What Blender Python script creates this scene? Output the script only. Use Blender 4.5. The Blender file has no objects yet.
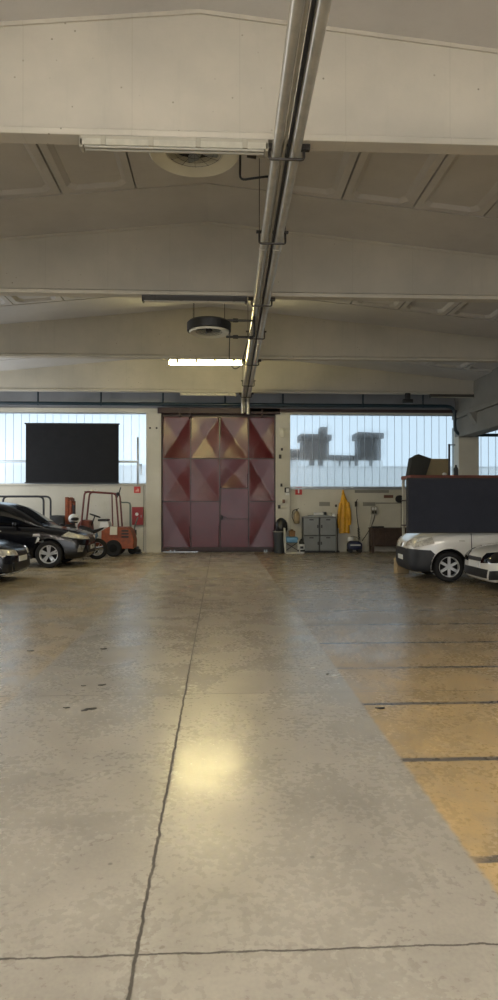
import bpy, bmesh, math, random
from mathutils import Vector, Matrix
from mathutils.bvhtree import BVHTree
random.seed(7)
PI = math.pi
SC = bpy.context.scene
COL = SC.collection

# ------------------------------------------------------------------ camera, world, light, exposure
CAM_H = 1.6
YAW, PITCH, FPX = math.radians(2.59), math.radians(0.448), 640.0
cam = bpy.data.cameras.new('camera'); cam.sensor_fit = 'AUTO'; cam.sensor_width = 36
cam.lens = 36 * FPX / 1000; cam.clip_end = 300
cam_o = bpy.data.objects.new('camera', cam); COL.objects.link(cam_o)
cam_o.location = (0, 0, CAM_H); cam_o.rotation_euler = (PI/2 + PITCH, 0, -YAW)
SC.camera = cam_o
SC.view_settings.view_transform = 'Standard'; SC.view_settings.look = 'None'
SC.view_settings.gamma = 1; SC.view_settings.use_curve_mapping = False
SC.view_settings.exposure = 0.0
world = bpy.data.worlds.new('sky'); SC.world = world; world.use_nodes = True
bg = world.node_tree.nodes['Background']
bg.inputs[0].default_value = (0.87, 0.94, 1.0, 1); bg.inputs[1].default_value = 2.0
TUBE_LIT = 240.0          # the lit fluorescent tubes
REAR_W = 120.0           # daylight through the open rear doorway
try:
    SC.cycles.max_bounces = 8; SC.cycles.diffuse_bounces = 5; SC.cycles.glossy_bounces = 4
    SC.cycles.transparent_max_bounces = 8; SC.cycles.sample_clamp_indirect = 6
    SC.cycles.use_denoising = True
except Exception: pass
def area_light(name, loc, rot, sx, sy, power, color):
    l = bpy.data.lights.new(name, 'AREA'); l.shape = 'RECTANGLE'; l.size = sx; l.size_y = sy
    l.energy = power; l.color = color
    o = bpy.data.objects.new(name, l); COL.objects.link(o); o.location = loc; o.rotation_euler = rot
    return o
REAR_Y = -4.2
area_light('rear_doorway_daylight', (0, REAR_Y + .1, 2.3), (PI/2, 0, 0), 12, 4.4, REAR_W, (1.0, .99, .97))
sun = bpy.data.lights.new('sun', 'SUN'); sun.energy = 2.2; sun.angle = math.radians(3); sun.color = (1, .98, .95)
sun_o = bpy.data.objects.new('sun', sun); COL.objects.link(sun_o); sun_o.location = (0, -20, 20); sun_o.rotation_euler = (math.radians(48), 0, math.radians(-12))
area_light('left_fill_light', (-9.22, 17.4, 2.9), (0, -PI/2, 0), 2.6, 7.0, 330, (.94, .97, 1.0))  # added fill light for the far left; the left wall has no window

# where a pixel's ray meets the plane at distance Y (used to read sizes off the photo)
_F = Vector((math.sin(YAW)*math.cos(PITCH), math.cos(YAW)*math.cos(PITCH), math.sin(PITCH)))
_R = Vector((math.cos(YAW), -math.sin(YAW), 0)); _U = _R.cross(_F)
def P(px, py, Y):
    d = _F + _R*((px-249)/FPX) + _U*((500-py)/FPX)
    t = Y/d.y
    return Vector((t*d.x, Y, CAM_H + t*d.z))
def PX(px, Y, py=505): return P(px, py, Y).x
def PZ(py, Y, px=249): return P(px, py, Y).z

# ------------------------------------------------------------------ materials
def lin(c):
    if isinstance(c, str):
        c = [int(c[i:i+2], 16)/255 for i in (0, 2, 4)]
    return tuple(v/12.92 if v <= .04045 else ((v+.055)/1.055)**2.4 for v in c)
def mat(name, col, rough=.6, metal=0.0, var=.0, scale=3.0, bump=0.0, bscale=40, spec=.5, emit=None, col2=None, coat=0, rvar=0):
    m = bpy.data.materials.new(name); m.use_nodes = True
    nt = m.node_tree; N = nt.nodes; L = nt.links; b = N['Principled BSDF']
    c = lin(col); b.inputs['Base Color'].default_value = (*c, 1)
    b.inputs['Roughness'].default_value = rough; b.inputs['Metallic'].default_value = metal
    b.inputs['Specular IOR Level'].default_value = spec
    if coat: b.inputs['Coat Weight'].default_value = coat; b.inputs['Coat Roughness'].default_value = .05
    tc = N.new('ShaderNodeTexCoord')
    if var or col2 or rvar:
        nz = N.new('ShaderNodeTexNoise'); nz.inputs['Scale'].default_value = scale
        nz.inputs['Detail'].default_value = 6; nz.inputs['Roughness'].default_value = .6
        L.new(tc.outputs['Object'], nz.inputs['Vector'])
    if var or col2:
        r = N.new('ShaderNodeValToRGB')
        r.color_ramp.elements[0].position = .32; r.color_ramp.elements[1].position = .68
        a = lin(col2) if col2 else tuple(v*(1-var) for v in c)
        bb = c if col2 else tuple(min(1, v*(1+var)) for v in c)
        r.color_ramp.elements[0].color = (*a, 1); r.color_ramp.elements[1].color = (*bb, 1)
        L.new(nz.outputs['Fac'], r.inputs['Fac']); L.new(r.outputs[0], b.inputs['Base Color'])
    if rvar:
        mr = N.new('ShaderNodeMapRange'); mr.inputs[1].default_value = .3; mr.inputs[2].default_value = .7
        mr.inputs[3].default_value = rough - rvar; mr.inputs[4].default_value = rough + rvar
        L.new(nz.outputs['Fac'], mr.inputs[0]); L.new(mr.outputs[0], b.inputs['Roughness'])
    if bump:
        n2 = N.new('ShaderNodeTexNoise'); n2.inputs['Scale'].default_value = bscale; n2.inputs['Detail'].default_value = 4
        bp = N.new('ShaderNodeBump'); bp.inputs['Strength'].default_value = bump; bp.inputs['Distance'].default_value = .01
        L.new(tc.outputs['Object'], n2.inputs['Vector']); L.new(n2.outputs['Fac'], bp.inputs['Height']); L.new(bp.outputs[0], b.inputs['Normal'])
    if emit:
        b.inputs['Emission Color'].default_value = (*lin(emit[0]), 1); b.inputs['Emission Strength'].default_value = emit[1]
    return m

def mixc(nt, fac, a, b, blend='MIX'):
    n = nt.nodes.new('ShaderNodeMix'); n.data_type = 'RGBA'; n.blend_type = blend
    for s, v in ((n.inputs[0], fac), (n.inputs[6], a), (n.inputs[7], b)):
        if hasattr(v, 'links') or isinstance(v, bpy.types.NodeSocket): nt.links.new(v, s)
        elif isinstance(v, (int, float)): s.default_value = v
        else: s.default_value = (*v, 1)
    return n.outputs[2]
def mth(nt, op, a, b=None, c=None):
    n = nt.nodes.new('ShaderNodeMath'); n.operation = op
    for i, v in enumerate((a, b, c)):
        if v is None: continue
        if isinstance(v, (int, float)): n.inputs[i].default_value = v
        else: nt.links.new(v, n.inputs[i])
    return n.outputs[0]
def noise(nt, vec, scale, detail=5, rough=.6, dist=0):
    n = nt.nodes.new('ShaderNodeTexNoise'); n.inputs['Scale'].default_value = scale
    n.inputs['Detail'].default_value = detail; n.inputs['Roughness'].default_value = rough; n.inputs['Distortion'].default_value = dist
    nt.links.new(vec, n.inputs['Vector']); return n.outputs['Fac']
def mapr(nt, v, a, b, c, d):
    n = nt.nodes.new('ShaderNodeMapRange'); n.clamp = True
    nt.links.new(v, n.inputs[0])
    for i, x in enumerate((a, b, c, d)): n.inputs[i+1].default_value = x
    return n.outputs[0]
def stretch(nt, vec, s):
    n = nt.nodes.new('ShaderNodeMapping'); n.inputs['Scale'].default_value = s; nt.links.new(vec, n.inputs['Vector']); return n.outputs[0]

JOINT_Y = [P(130, 957, 5)]  # placeholder, replaced below
def floor_y(py, px=220):      # distance at which a pixel row meets the floor
    d = _F + _R*((px-249)/FPX) + _U*((500-py)/FPX)
    t = -CAM_H/d.z
    return t*d.y
def floor_xy(px, py):
    d = _F + _R*((px-249)/FPX) + _U*((500-py)/FPX)
    t = -CAM_H/d.z
    return t*d.x, t*d.y
J0 = floor_xy(135, 955)[1]; J1 = floor_xy(187, 694)[1]; JS = J1 - J0
AISLE_R, AISLE_L, JX = 1.14, -1.71, floor_xy(136, 955)[0]

def floor_material():
    m = bpy.data.materials.new('polished_concrete'); m.use_nodes = True
    nt = m.node_tree; b = nt.nodes['Principled BSDF']; L = nt.links
    tc = nt.nodes.new('ShaderNodeTexCoord'); v = tc.outputs['Object']
    sp = nt.nodes.new('ShaderNodeSeparateXYZ'); L.new(v, sp.inputs[0]); X, Y = sp.outputs[0], sp.outputs[1]
    big = noise(nt, v, .55, 5, .6); mid = noise(nt, v, 2.2, 4, .52, .2); fine = noise(nt, v, 26, 3, .55)
    grey = mixc(nt, mapr(nt, big, .35, .65, 0, 1), lin('99948a'), lin('aba599'))
    grey = mixc(nt, mapr(nt, mid, .3, .8, 0, 1), grey, lin('b5afa2'))
    ochre = mixc(nt, mapr(nt, mid, .35, .68, 0, 1), lin('b39b70'), lin('caad79'))
    ochre = mixc(nt, mapr(nt, noise(nt, stretch(nt, v, (1.2, .5, 1)), 1.1, 6, .7), .5, .72, 0, .75), ochre, lin('978b77'))
    tan = mixc(nt, mapr(nt, mid, .35, .65, 0, 1), lin('b09d7b'), lin('beac8a'))
    wob = mth(nt, 'MULTIPLY', mth(nt, 'SUBTRACT', noise(nt, v, 14, 4, .6), .5), .05)
    Xw = mth(nt, 'ADD', X, wob)
    right = mapr(nt, Xw, AISLE_R-.012, AISLE_R+.012, 0, 1)
    left = mapr(nt, Xw, AISLE_L-.02, AISLE_L+.02, 1, 0)
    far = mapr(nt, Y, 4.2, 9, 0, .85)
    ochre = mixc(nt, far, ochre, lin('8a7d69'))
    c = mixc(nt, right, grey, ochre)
    c = mixc(nt, mth(nt, 'MULTIPLY', left, mapr(nt, noise(nt, v, .8, 4, .6), .38, .55, .35, .9)), c, tan)
    # bright scuffs and dull patches
    c = mixc(nt, mapr(nt, noise(nt, v, 5.2, 5, .6, .6), .5, .9, 0, .25), c, lin('c4bcab'))
    c = mixc(nt, mapr(nt, noise(nt, v, 1.7, 5, .6, .5), .45, .9, 0, .3), c, lin('6b6558'))
    c = mixc(nt, mapr(nt, fine, .3, .7, .17, 0), c, lin('5c564a'))
    c = mixc(nt, mapr(nt, noise(nt, v, 60, 2, .5), .35, .6, .14, 0), c, lin('4c463a'))
    # scratches
    mp1 = nt.nodes.new('ShaderNodeMapping'); mp1.inputs['Rotation'].default_value = (0, 0, .5); mp1.inputs['Scale'].default_value = (34, 1.6, 1); L.new(v, mp1.inputs['Vector'])
    mp2 = nt.nodes.new('ShaderNodeMapping'); mp2.inputs['Rotation'].default_value = (0, 0, -1.1); mp2.inputs['Scale'].default_value = (30, 1.3, 1); L.new(v, mp2.inputs['Vector'])
    scr = mth(nt, 'MULTIPLY', mapr(nt, noise(nt, mp1.outputs[0], 1.0, 2, .5), .70, .76, 0, .5), mapr(nt, noise(nt, v, 1.3), .45, .6, 0, 1))
    scr = mth(nt, 'MAXIMUM', scr, mth(nt, 'MULTIPLY', mapr(nt, noise(nt, mp2.outputs[0], 1.0, 2, .5), .71, .77, 0, .5), mapr(nt, noise(nt, v, 1.0), .48, .6, 0, 1)))
    c = mixc(nt, scr, c, lin('565044'))
    # pits
    vo = nt.nodes.new('ShaderNodeTexVoronoi'); vo.inputs['Scale'].default_value = 3.2; L.new(v, vo.inputs['Vector'])
    c = mixc(nt, mapr(nt, vo.outputs['Distance'], .022, .045, .75, 0), c, lin('3c382f'))
    # dark stripes across the coloured bays
    per = 1.128
    f = mth(nt, 'MODULO', mth(nt, 'ADD', Y, 100*per - 3.98 + per/2), per)
    st = mapr(nt, mth(nt, 'ABSOLUTE', mth(nt, 'SUBTRACT', mth(nt, 'ADD', f, mth(nt, 'MULTIPLY', wob, .4)), per/2)), .026, .034, 1, 0)
    wear = mapr(nt, noise(nt, stretch(nt, v, (1.5, 5, 1)), 2.0, 6, .7), .36, .5, .25, .92)
    st = mth(nt, 'MULTIPLY', mth(nt, 'MULTIPLY', st, right), wear)
    c = mixc(nt, st, c, lin('4c4c4e'))
    # expansion joints
    w2 = mth(nt, 'MULTIPLY', mth(nt, 'SUBTRACT', noise(nt, v, 9, 6, .7), .5), .035)
    jx = mapr(nt, mth(nt, 'ABSOLUTE', mth(nt, 'SUBTRACT', mth(nt, 'ADD', X, w2), JX)), .005, .010, 1, 0)
    fy = mth(nt, 'MODULO', mth(nt, 'ADD', Y, 100*JS - J0 + JS/2), JS)
    jy = mapr(nt, mth(nt, 'ABSOLUTE', mth(nt, 'SUBTRACT', mth(nt, 'ADD', fy, w2), JS/2)), .003, .007, 1, 0)
    j = mth(nt, 'MAXIMUM', jx, jy)
    c = mixc(nt, mth(nt, 'MULTIPLY', j, .88), c, lin('2e2820'))
    L.new(c, b.inputs['Base Color'])
    rg = mapr(nt, noise(nt, v, 1.4, 7, .65, .5), .3, .7, .19, .34)
    rg = mth(nt, 'ADD', rg, mapr(nt, fine, .3, .7, -.03, .06))
    rg = mth(nt, 'MAXIMUM', rg, mth(nt, 'MULTIPLY', j, .9))
    L.new(rg, b.inputs['Roughness']); b.inputs['Specular IOR Level'].default_value = .6
    bp = nt.nodes.new('ShaderNodeBump'); bp.inputs['Strength'].default_value = .10; bp.inputs['Distance'].default_value = .004
    h = mth(nt, 'SUBTRACT', mth(nt, 'ADD', mid, mth(nt, 'MULTIPLY', fine, .35)), mth(nt, 'MULTIPLY', j, 2))
    L.new(h, bp.inputs['Height']); L.new(bp.outputs[0], b.inputs['Normal'])
    return m

def concrete_material(name, c1, c2, specks=True, seam=0):
    m = bpy.data.materials.new(name); m.use_nodes = True
    nt = m.node_tree; b = nt.nodes['Principled BSDF']; L = nt.links
    tc = nt.nodes.new('ShaderNodeTexCoord'); v = tc.outputs['Object']
    c = mixc(nt, mapr(nt, noise(nt, v, .8, 6, .6), .35, .65, 0, 1), lin(c1), lin(c2))
    c = mixc(nt, mapr(nt, noise(nt, stretch(nt, v, (3, 3, .4)), 1.6, 6, .7), .55, .8, 0, .25), c, tuple(x*.72 for x in lin(c1)))
    if specks:
        vo = nt.nodes.new('ShaderNodeTexVoronoi'); vo.inputs['Scale'].default_value = 7; L.new(v, vo.inputs['Vector'])
        k = mth(nt, 'MULTIPLY', mapr(nt, vo.outputs['Distance'], .04, .09, .7, 0), mapr(nt, noise(nt, v, .8, 3), .53, .60, 0, 1))
        c = mixc(nt, k, c, lin('4a4538'))
    if seam:
        sp = nt.nodes.new('ShaderNodeSeparateXYZ'); L.new(v, sp.inputs[0])
        f = mth(nt, 'MODULO', mth(nt, 'ADD', sp.outputs[0], 100*seam + .33), seam)
        k = mapr(nt, mth(nt, 'ABSOLUTE', mth(nt, 'SUBTRACT', f, seam/2)), .003, .008, .10, 0)
        c = mixc(nt, k, c, lin('6d6757'))
    L.new(c, b.inputs['Base Color']); b.inputs['Roughness'].default_value = .8; b.inputs['Specular IOR Level'].default_value = .25
    bp = nt.nodes.new('ShaderNodeBump'); bp.inputs['Strength'].default_value = .2; bp.inputs['Distance'].default_value = .01
    L.new(noise(nt, v, 9, 6, .6), bp.inputs['Height']); L.new(bp.outputs[0], b.inputs['Normal'])
    return m

def pane_material(name, clear, haze, tint='e6eef4'):
    m = bpy.data.materials.new(name); m.use_nodes = True
    nt = m.node_tree; N = nt.nodes; L = nt.links
    for n in list(N):
        if n.type != 'OUTPUT_MATERIAL': N.remove(n)
    out = [n for n in N if n.type == 'OUTPUT_MATERIAL'][0]
    tr = N.new('ShaderNodeBsdfTransparent'); tr.inputs[0].default_value = (*lin(tint), 1)
    rf = N.new('ShaderNodeBsdfRefraction'); rf.inputs['Color'].default_value = (*lin(tint), 1)
    rf.inputs['Roughness'].default_value = .35; rf.inputs['IOR'].default_value = 1.06
    tl = N.new('ShaderNodeBsdfTranslucent'); tl.inputs[0].default_value = (*lin('dfe6ea'), 1)
    gl = N.new('ShaderNodeBsdfGlossy'); gl.inputs['Roughness'].default_value = .25
    a = N.new('ShaderNodeMixShader'); a.inputs[0].default_value = clear; L.new(rf.outputs[0], a.inputs[1]); L.new(tr.outputs[0], a.inputs[2])
    c = N.new('ShaderNodeMixShader'); c.inputs[0].default_value = haze; L.new(a.outputs[0], c.inputs[1]); L.new(tl.outputs[0], c.inputs[2])
    d = N.new('ShaderNodeMixShader'); d.inputs[0].default_value = .05; L.new(c.outputs[0], d.inputs[1]); L.new(gl.outputs[0], d.inputs[2])
    L.new(d.outputs[0], out.inputs[0]); return m

M = {}
M['floor'] = floor_material()
M['beam'] = concrete_material('painted_beam', 'aca79b', 'bab4a6', True, 1.04)
M['slab'] = concrete_material('painted_slab', 'b5b3b0', 'c1bfbb', False)
M['gutter'] = concrete_material('grey_gutter_beam', '77756f', '83817a', False)
M['wall'] = concrete_material('painted_wall', 'b9b6aa', 'c8c5b9', True)
M['wall_grey'] = concrete_material('grey_wall', '85878a', '94969a', False)
M['pane'] = pane_material('ribbed_pane', .8, .03, 'd0d9df')
M['pane_milky'] = pane_material('milky_pane', .6, .2)
M['alu'] = mat('aluminium', '9aa0a4', .4, .8)
M['galv'] = mat('galvanised_pipe', 'b5b1a6', .36, .4, var=.12, scale=8)
M['pipe_dark'] = mat('dark_pipe', '3a3b40', .4, .5)
M['clamp'] = mat('dark_clamp', '3b3733', .5, .5, var=.2)
M['blue_pipe'] = mat('blue_painted_pipe', '122b36', .4, var=.15)
M['door'] = mat('maroon_door_paint', '520c12', .22, 0, var=.14, scale=1.5, spec=.36)
M['door_frame'] = mat('dark_door_frame', '2c1214', .5, var=.2)
M['black'] = mat('black_plastic', '17181a', .5)
M['rubber'] = mat('tyre_rubber', '131314', .8, bump=.2)
M['board'] = mat('black_board', '202124', .85, spec=.2, var=.08, scale=6)
M['board2'] = mat('charcoal_board', '2c2f39', .8, spec=.25, var=.1, scale=5)
M['housing'] = mat('lamp_housing', 'a19c8c', .5)
M['housing_dark'] = mat('dark_lamp_housing', '3c3934', .5)
M['lens'] = mat('clear_lamp_cover', 'b5b1a2', .25, var=.1, scale=12)
M['tube_off'] = mat('unlit_tube', 'b0aea2', .6)
M['tube_lit'] = mat('lit_tube', 'ffffff', .3, emit=('ffeca6', TUBE_LIT*.75))
M['tube_added'] = mat('lit_tube_added', 'ffffff', .3, emit=('fff4e4', 345))
M['cream'] = mat('cream_enamel', 'c9c6b4', .35, var=.06)
M['navy_paint'] = mat('black_car_paint', '07080e', .22, 0, spec=.4, coat=.25)
M['blue_paint'] = mat('dark_blue_car_paint', '080b18', .22, 0, spec=.4, coat=.25)
M['white_paint'] = mat('white_car_paint', 'd4d3cd', .25, spec=.5, coat=.8)
M['glass_dark'] = mat('car_glass', '0c0f12', .05, spec=.8)
M['chrome'] = mat('chrome', 'c8c8c8', .18, 1)
M['alloy'] = mat('alloy_rim', 'd2d4d6', .3, .35)
M['lamp_glass'] = mat('headlight_lens', 'd0cec4', .12, .3, var=.35, scale=18, coat=1)
M['bumper'] = mat('grey_black_bumper', '1d2026', .6, var=.1)
M['plate'] = mat('number_plate', 'd5d8d8', .4)
M['well'] = mat('wheel_well', '08080a', .95)
M['orange'] = mat('worn_orange_paint', '84401f', .5, var=.3, scale=9, bump=.1, rvar=.1)
M['orange_dark'] = mat('rusty_brown_paint', '6a3020', .6, var=.35, scale=14)
M['maroon_tube'] = mat('maroon_tube_paint', '5b2622', .45, var=.2)
M['grey_tube'] = mat('grey_green_tube', '5f6b64', .5, .2, var=.2)
M['white_plastic'] = mat('white_plastic', 'cfd0cd', .4)
M['red'] = mat('red_box_paint', '8c1f26', .45, var=.1)
M['red_sign'] = mat('red_sign', 'b8302c', .5)
M['cab'] = mat('grey_cabinet_paint', '777b7d', .45, var=.06)
M['cab_edge'] = mat('cabinet_edge', '4e5254', .5)
M['yellow'] = mat('yellow_oilskin', 'd09a12', .45, var=.15, scale=7)
M['bin'] = mat('dark_grey_bin', '2b2f31', .55)
M['bag'] = mat('black_bin_bag', '121314', .35, bump=.6, bscale=18)
M['blue_plastic'] = mat('light_blue_plastic', '5f8fb5', .45)
M['brown'] = mat('brown_wood', '3f3028', .6, var=.25, scale=8)
M['red_wood'] = mat('red_brown_shelf', '6e3a2e', .6, var=.2)
M['cardboard'] = mat('cardboard', '8a7d5e', .85, var=.1)
M['dark_box'] = mat('dark_crate', '2a2b27', .8)
M['tan'] = mat('tan_block', 'a08d6e', .85, var=.15)
M['tan_dark'] = mat('brown_board', '6f5230', .7, var=.2)
M['white_post'] = mat('white_post', 'b9b7ac', .5)
M['ext_body'] = mat('extinguisher_body', '8a7a5a', .35, var=.25, scale=20)
M['navy_plastic'] = mat('navy_plastic', '1b2240', .4)
M['brown_sign'] = mat('brown_sign', '6b4a3c', .6)
M['grey_sign'] = mat('grey_sign', '84827a', .6)
M['seat'] = mat('black_seat', '141416', .45)
M['asphalt'] = mat('yard_paving', 'a9a9a6', .9, var=.1)
M['far_wall'] = mat('white_yard_wall', 'e4e6e6', .9)
M['far_house'] = mat('dark_house_wall', '282624', .9, var=.2)
M['blue_bag'] = mat('blue_grey', '51677a', .6)

# ------------------------------------------------------------------ mesh builder
class MB:
    def __init__(s): s.bm = bmesh.new(); s.mi = 0
    def _new(s, fs):
        for f in fs: f.material_index = s.mi
        return fs
    def face(s, vs):
        try: f = s.bm.faces.new(vs); f.material_index = s.mi; return f
        except ValueError: return None
    def box(s, x0, x1, y0, y1, z0, z1, bev=0, seg=2):
        co = [(x, y, z) for z in (z0, z1) for y in (y0, y1) for x in (x0, x1)]
        v = [s.bm.verts.new(c) for c in co]
        F = [s.face([v[i] for i in q]) for q in ((0,2,3,1),(4,5,7,6),(0,1,5,4),(2,6,7,3),(0,4,6,2),(1,3,7,5))]
        if bev:
            es = list({e for f in F for e in f.edges})
            r = bmesh.ops.bevel(s.bm, geom=es, offset=bev, segments=seg, affect='EDGES', profile=.5)
            for f in r['faces']: f.material_index = s.mi
        return s
    def obox(s, c, size, rot=(0,0,0), bev=0):
        b = MB(); hx, hy, hz = [q/2 for q in size]; b.box(-hx, hx, -hy, hy, -hz, hz, bev)
        from mathutils import Euler
        b.bm.transform(Matrix.Translation(c) @ Euler(rot).to_matrix().to_4x4()); s.merge(b); return s
    def merge(s, o):
        me = bpy.data.meshes.new('t'); 
        for f in o.bm.faces: f.material_index = s.mi
        o.bm.to_mesh(me); s.bm.from_mesh(me); bpy.data.meshes.remove(me); o.bm.free()
    def ring_loft(s, rings, cap=True, close=False):
        R = [[s.bm.verts.new(p) for p in r] for r in rings]
        n = len(R[0]); k = len(R)
        for i in range(k if close else k-1):
            A, B = R[i], R[(i+1) % k]
            for j in range(n): s.face((A[j], A[(j+1) % n], B[(j+1) % n], B[j]))
        if cap and not close:
            s.face(list(reversed(R[0]))); s.face(R[-1])
        return s
    def tube(s, pts, r, seg=10, bend=0, cap=True, closed=False):
        pts = [Vector(p) for p in pts]
        if bend:
            q = [pts[0]]
            for a, b, c in zip(pts, pts[1:], pts[2:]):
                d = min(bend, (b-a).length*.48, (c-b).length*.48)
                p0 = b + (a-b).normalized()*d; p2 = b + (c-b).normalized()*d
                for t in (0, .25, .5, .75, 1): q.append((1-t)**2*p0 + 2*t*(1-t)*b + t*t*p2)
            q.append(pts[-1]); pts = q
        rs = r if isinstance(r, (list, tuple)) else [r]*len(pts)
        t0 = (pts[1]-pts[0]).normalized()
        u = t0.orthogonal().normalized(); rings = []
        for i, p in enumerate(pts):
            if closed: t = (pts[(i+1) % len(pts)] - pts[i-1]).normalized()
            elif i == 0: t = t0
            elif i == len(pts)-1: t = (pts[i]-pts[i-1]).normalized()
            else:
                t = ((pts[i+1]-p).normalized() + (p-pts[i-1]).normalized())
                t = t.normalized() if t.length > 1e-6 else (pts[i+1]-p).normalized()
            u = (u - t*u.dot(t)).normalized(); w = t.cross(u)
            rings.append([p + (u*math.cos(2*PI*j/seg) + w*math.sin(2*PI*j/seg))*rs[i] for j in range(seg)])
        s.ring_loft(rings, cap and not closed, closed); return s
    def lathe(s, prof, c=(0,0,0), axis='Z', seg=24, cap=True):
        c = Vector(c); rings = []
        for r, h in prof:
            ring = []
            for j in range(seg):
                a = 2*PI*j/seg; x, y = r*math.cos(a), r*math.sin(a)
                ring.append(c + (Vector((x, y, h)) if axis == 'Z' else Vector((x, h, y)) if axis == 'Y' else Vector((h, x, y))))
            rings.append(ring)
        s.ring_loft(rings, cap); return s
    def prism(s, poly, y0, y1, plane='XZ', bev=0):
        def mk(p, d): return (p[0], d, p[1]) if plane == 'XZ' else (d, p[0], p[1]) if plane == 'YZ' else (p[0], p[1], d)
        A = [s.bm.verts.new(mk(p, y0)) for p in poly]; B = [s.bm.verts.new(mk(p, y1)) for p in poly]
        n = len(poly); F = [s.face(list(reversed(A))), s.face(B)]
        for j in range(n): F.append(s.face((A[j], A[(j+1) % n], B[(j+1) % n], B[j])))
        if bev:
            es = list({e for f in F if f for e in f.edges})
            r = bmesh.ops.bevel(s.bm, geom=es, offset=bev, segments=2, affect='EDGES', profile=.5)
            for f in r['faces']: f.material_index = s.mi
        return s
    def ball(s, c, r, sc=(1,1,1), seg=16):
        prof = [(max(r*math.sin(PI*i/10), .0005), -r*math.cos(PI*i/10)) for i in range(11)]
        b = MB(); b.lathe(prof, seg=seg)
        b.bm.transform(Matrix.Translation(c) @ Matrix.Diagonal((*sc, 1))); s.merge(b); return s
    def mesh(s, name, mats, smooth=35):
        bmesh.ops.remove_doubles(s.bm, verts=s.bm.verts, dist=1e-6)
        bmesh.ops.recalc_face_normals(s.bm, faces=s.bm.faces)
        me = bpy.data.meshes.new(name); s.bm.to_mesh(me); s.bm.free()
        for m in (mats if isinstance(mats, (list, tuple)) else [mats]): me.materials.append(m)
        if smooth:
            me.polygons.foreach_set('use_smooth', [True]*len(me.polygons))
            me.set_sharp_from_angle(angle=math.radians(smooth))
        return me
    def build(s, name, m, parent=None, smooth=35):
        o = bpy.data.objects.new(name, s.mesh(name, m, smooth)); COL.objects.link(o)
        if parent is not None: o.parent = parent
        return o
def tag(o, label=None, cat=None, group=None, kind=None):
    if label: o['label'] = label
    if cat: o['category'] = cat
    if group: o['group'] = group
    if kind: o['kind'] = kind
    return o
def empty(name, loc=(0,0,0), rz=0, label=None, cat=None, group=None, kind=None):
    o = bpy.data.objects.new(name, None); COL.objects.link(o); o.location = loc; o.rotation_euler = (0, 0, rz)
    o.empty_display_size = .1
    return tag(o, label, cat, group, kind)
def kids(o): return [c for c in bpy.data.objects if c.parent == o]
def copy_tree(o, parent=None):
    c = o.copy(); COL.objects.link(c)
    if parent is not None: c.parent = parent
    for ch in kids(o): copy_tree(ch, c)
    return c
def struct(o): return tag(o, kind='structure')

# ------------------------------------------------------------------ the hall
WY = 21.8                      # the far wall
S = WY
XL, XR = -9.3, 12.6
RX, RZ, SL = -.2, 6.42, .10    # roof ridge
BEAM0, BAY = 6.2, 4.65
BZ = PZ(137, BEAM0)            # underside of the beams
def roof_z(x): return RZ - SL*abs(x-RX)
GX0, GX1 = 8.12, 8.62          # gutter beam between this aisle and the next

fl = MB()
fl.box(XL-.3, XR+.3, REAR_Y-.3, WY+.3, -.2, 0)
struct(fl.build('floor', M['floor'], smooth=0))

# far wall: pieces around the openings
wl0, wl1 = XL, PX(146.5, S); dl, dr = PX(161.5, S), PX(275.5, S); wr0, wr1 = PX(290, S), PX(455, S)
ztop = PZ(413.5, S); zl = PZ(484, S, 80); zr = PZ(487.5, S, 370)
col0, col1 = PX(455, S), PX(475, S)
T = .28
w = MB()
w.box(XL, dl, WY, WY+T, 0, zl)
w.box(wl1, dl, WY, WY+T, zl, ztop)
w.box(dr, wr0, WY, WY+T, 0, ztop)
w.box(wr0, XR, WY, WY+T, 0, zr)
w.box(XL, XL+.5, WY, WY+T, zl, ztop)
w.box(XR-.4, XR, WY, WY+T, zr, ztop)
struct(w.build('wall_back', M['wall'], smooth=0))
w = MB()
w.box(XL, XR, WY+.02, WY+T, ztop+.14, 6.6)
struct(w.build('trim_1', M['wall_grey'], smooth=0))
w = MB(); w.box(XL, XR, WY-.05, WY+T, ztop, ztop+.14)
struct(w.build('trim_2', M['wall'], smooth=0))
# slim pillars beside the door standing proud of the wall
w = MB(); w.box(wl1, dl, WY-.16, WY, 0, ztop, .01)
struct(w.build('trim_3', M['wall'], smooth=0))
w = MB(); w.box(dr, wr0, WY-.10, WY, 0, ztop, .01)
struct(w.build('trim_4', M['wall'], smooth=0))
w = MB(); w.box(col0, col1, WY-.35, WY+T, 0, 4.3, .01)
struct(w.build('trim_5', M['wall'], smooth=0))
w = MB(); w.box(XL, wl1, WY-.07, WY, zl-.05, zl, .004)
struct(w.build('trim_6', M['wall'], smooth=0))
w = MB(); w.box(wr0, XR, WY-.05, WY, zr-.07, zr, .004)
struct(w.build('trim_7', M['alu'], smooth=0))
for nm, x0 in (('wall_left', XL-.25), ('wall_right', XR)):
    w = MB(); w.box(x0, x0+.25, REAR_Y, WY+T, 0, 6.6); struct(w.build(nm, M['wall'], smooth=0))
w = MB()
w.box(XL, -6, REAR_Y-.25, REAR_Y, 0, 6.6); w.box(6, XR, REAR_Y-.25, REAR_Y, 0, 6.6); w.box(-6, 6, REAR_Y-.25, REAR_Y, 4.6, 6.6)
struct(w.build('wall_front', M['wall'], smooth=0))

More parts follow.
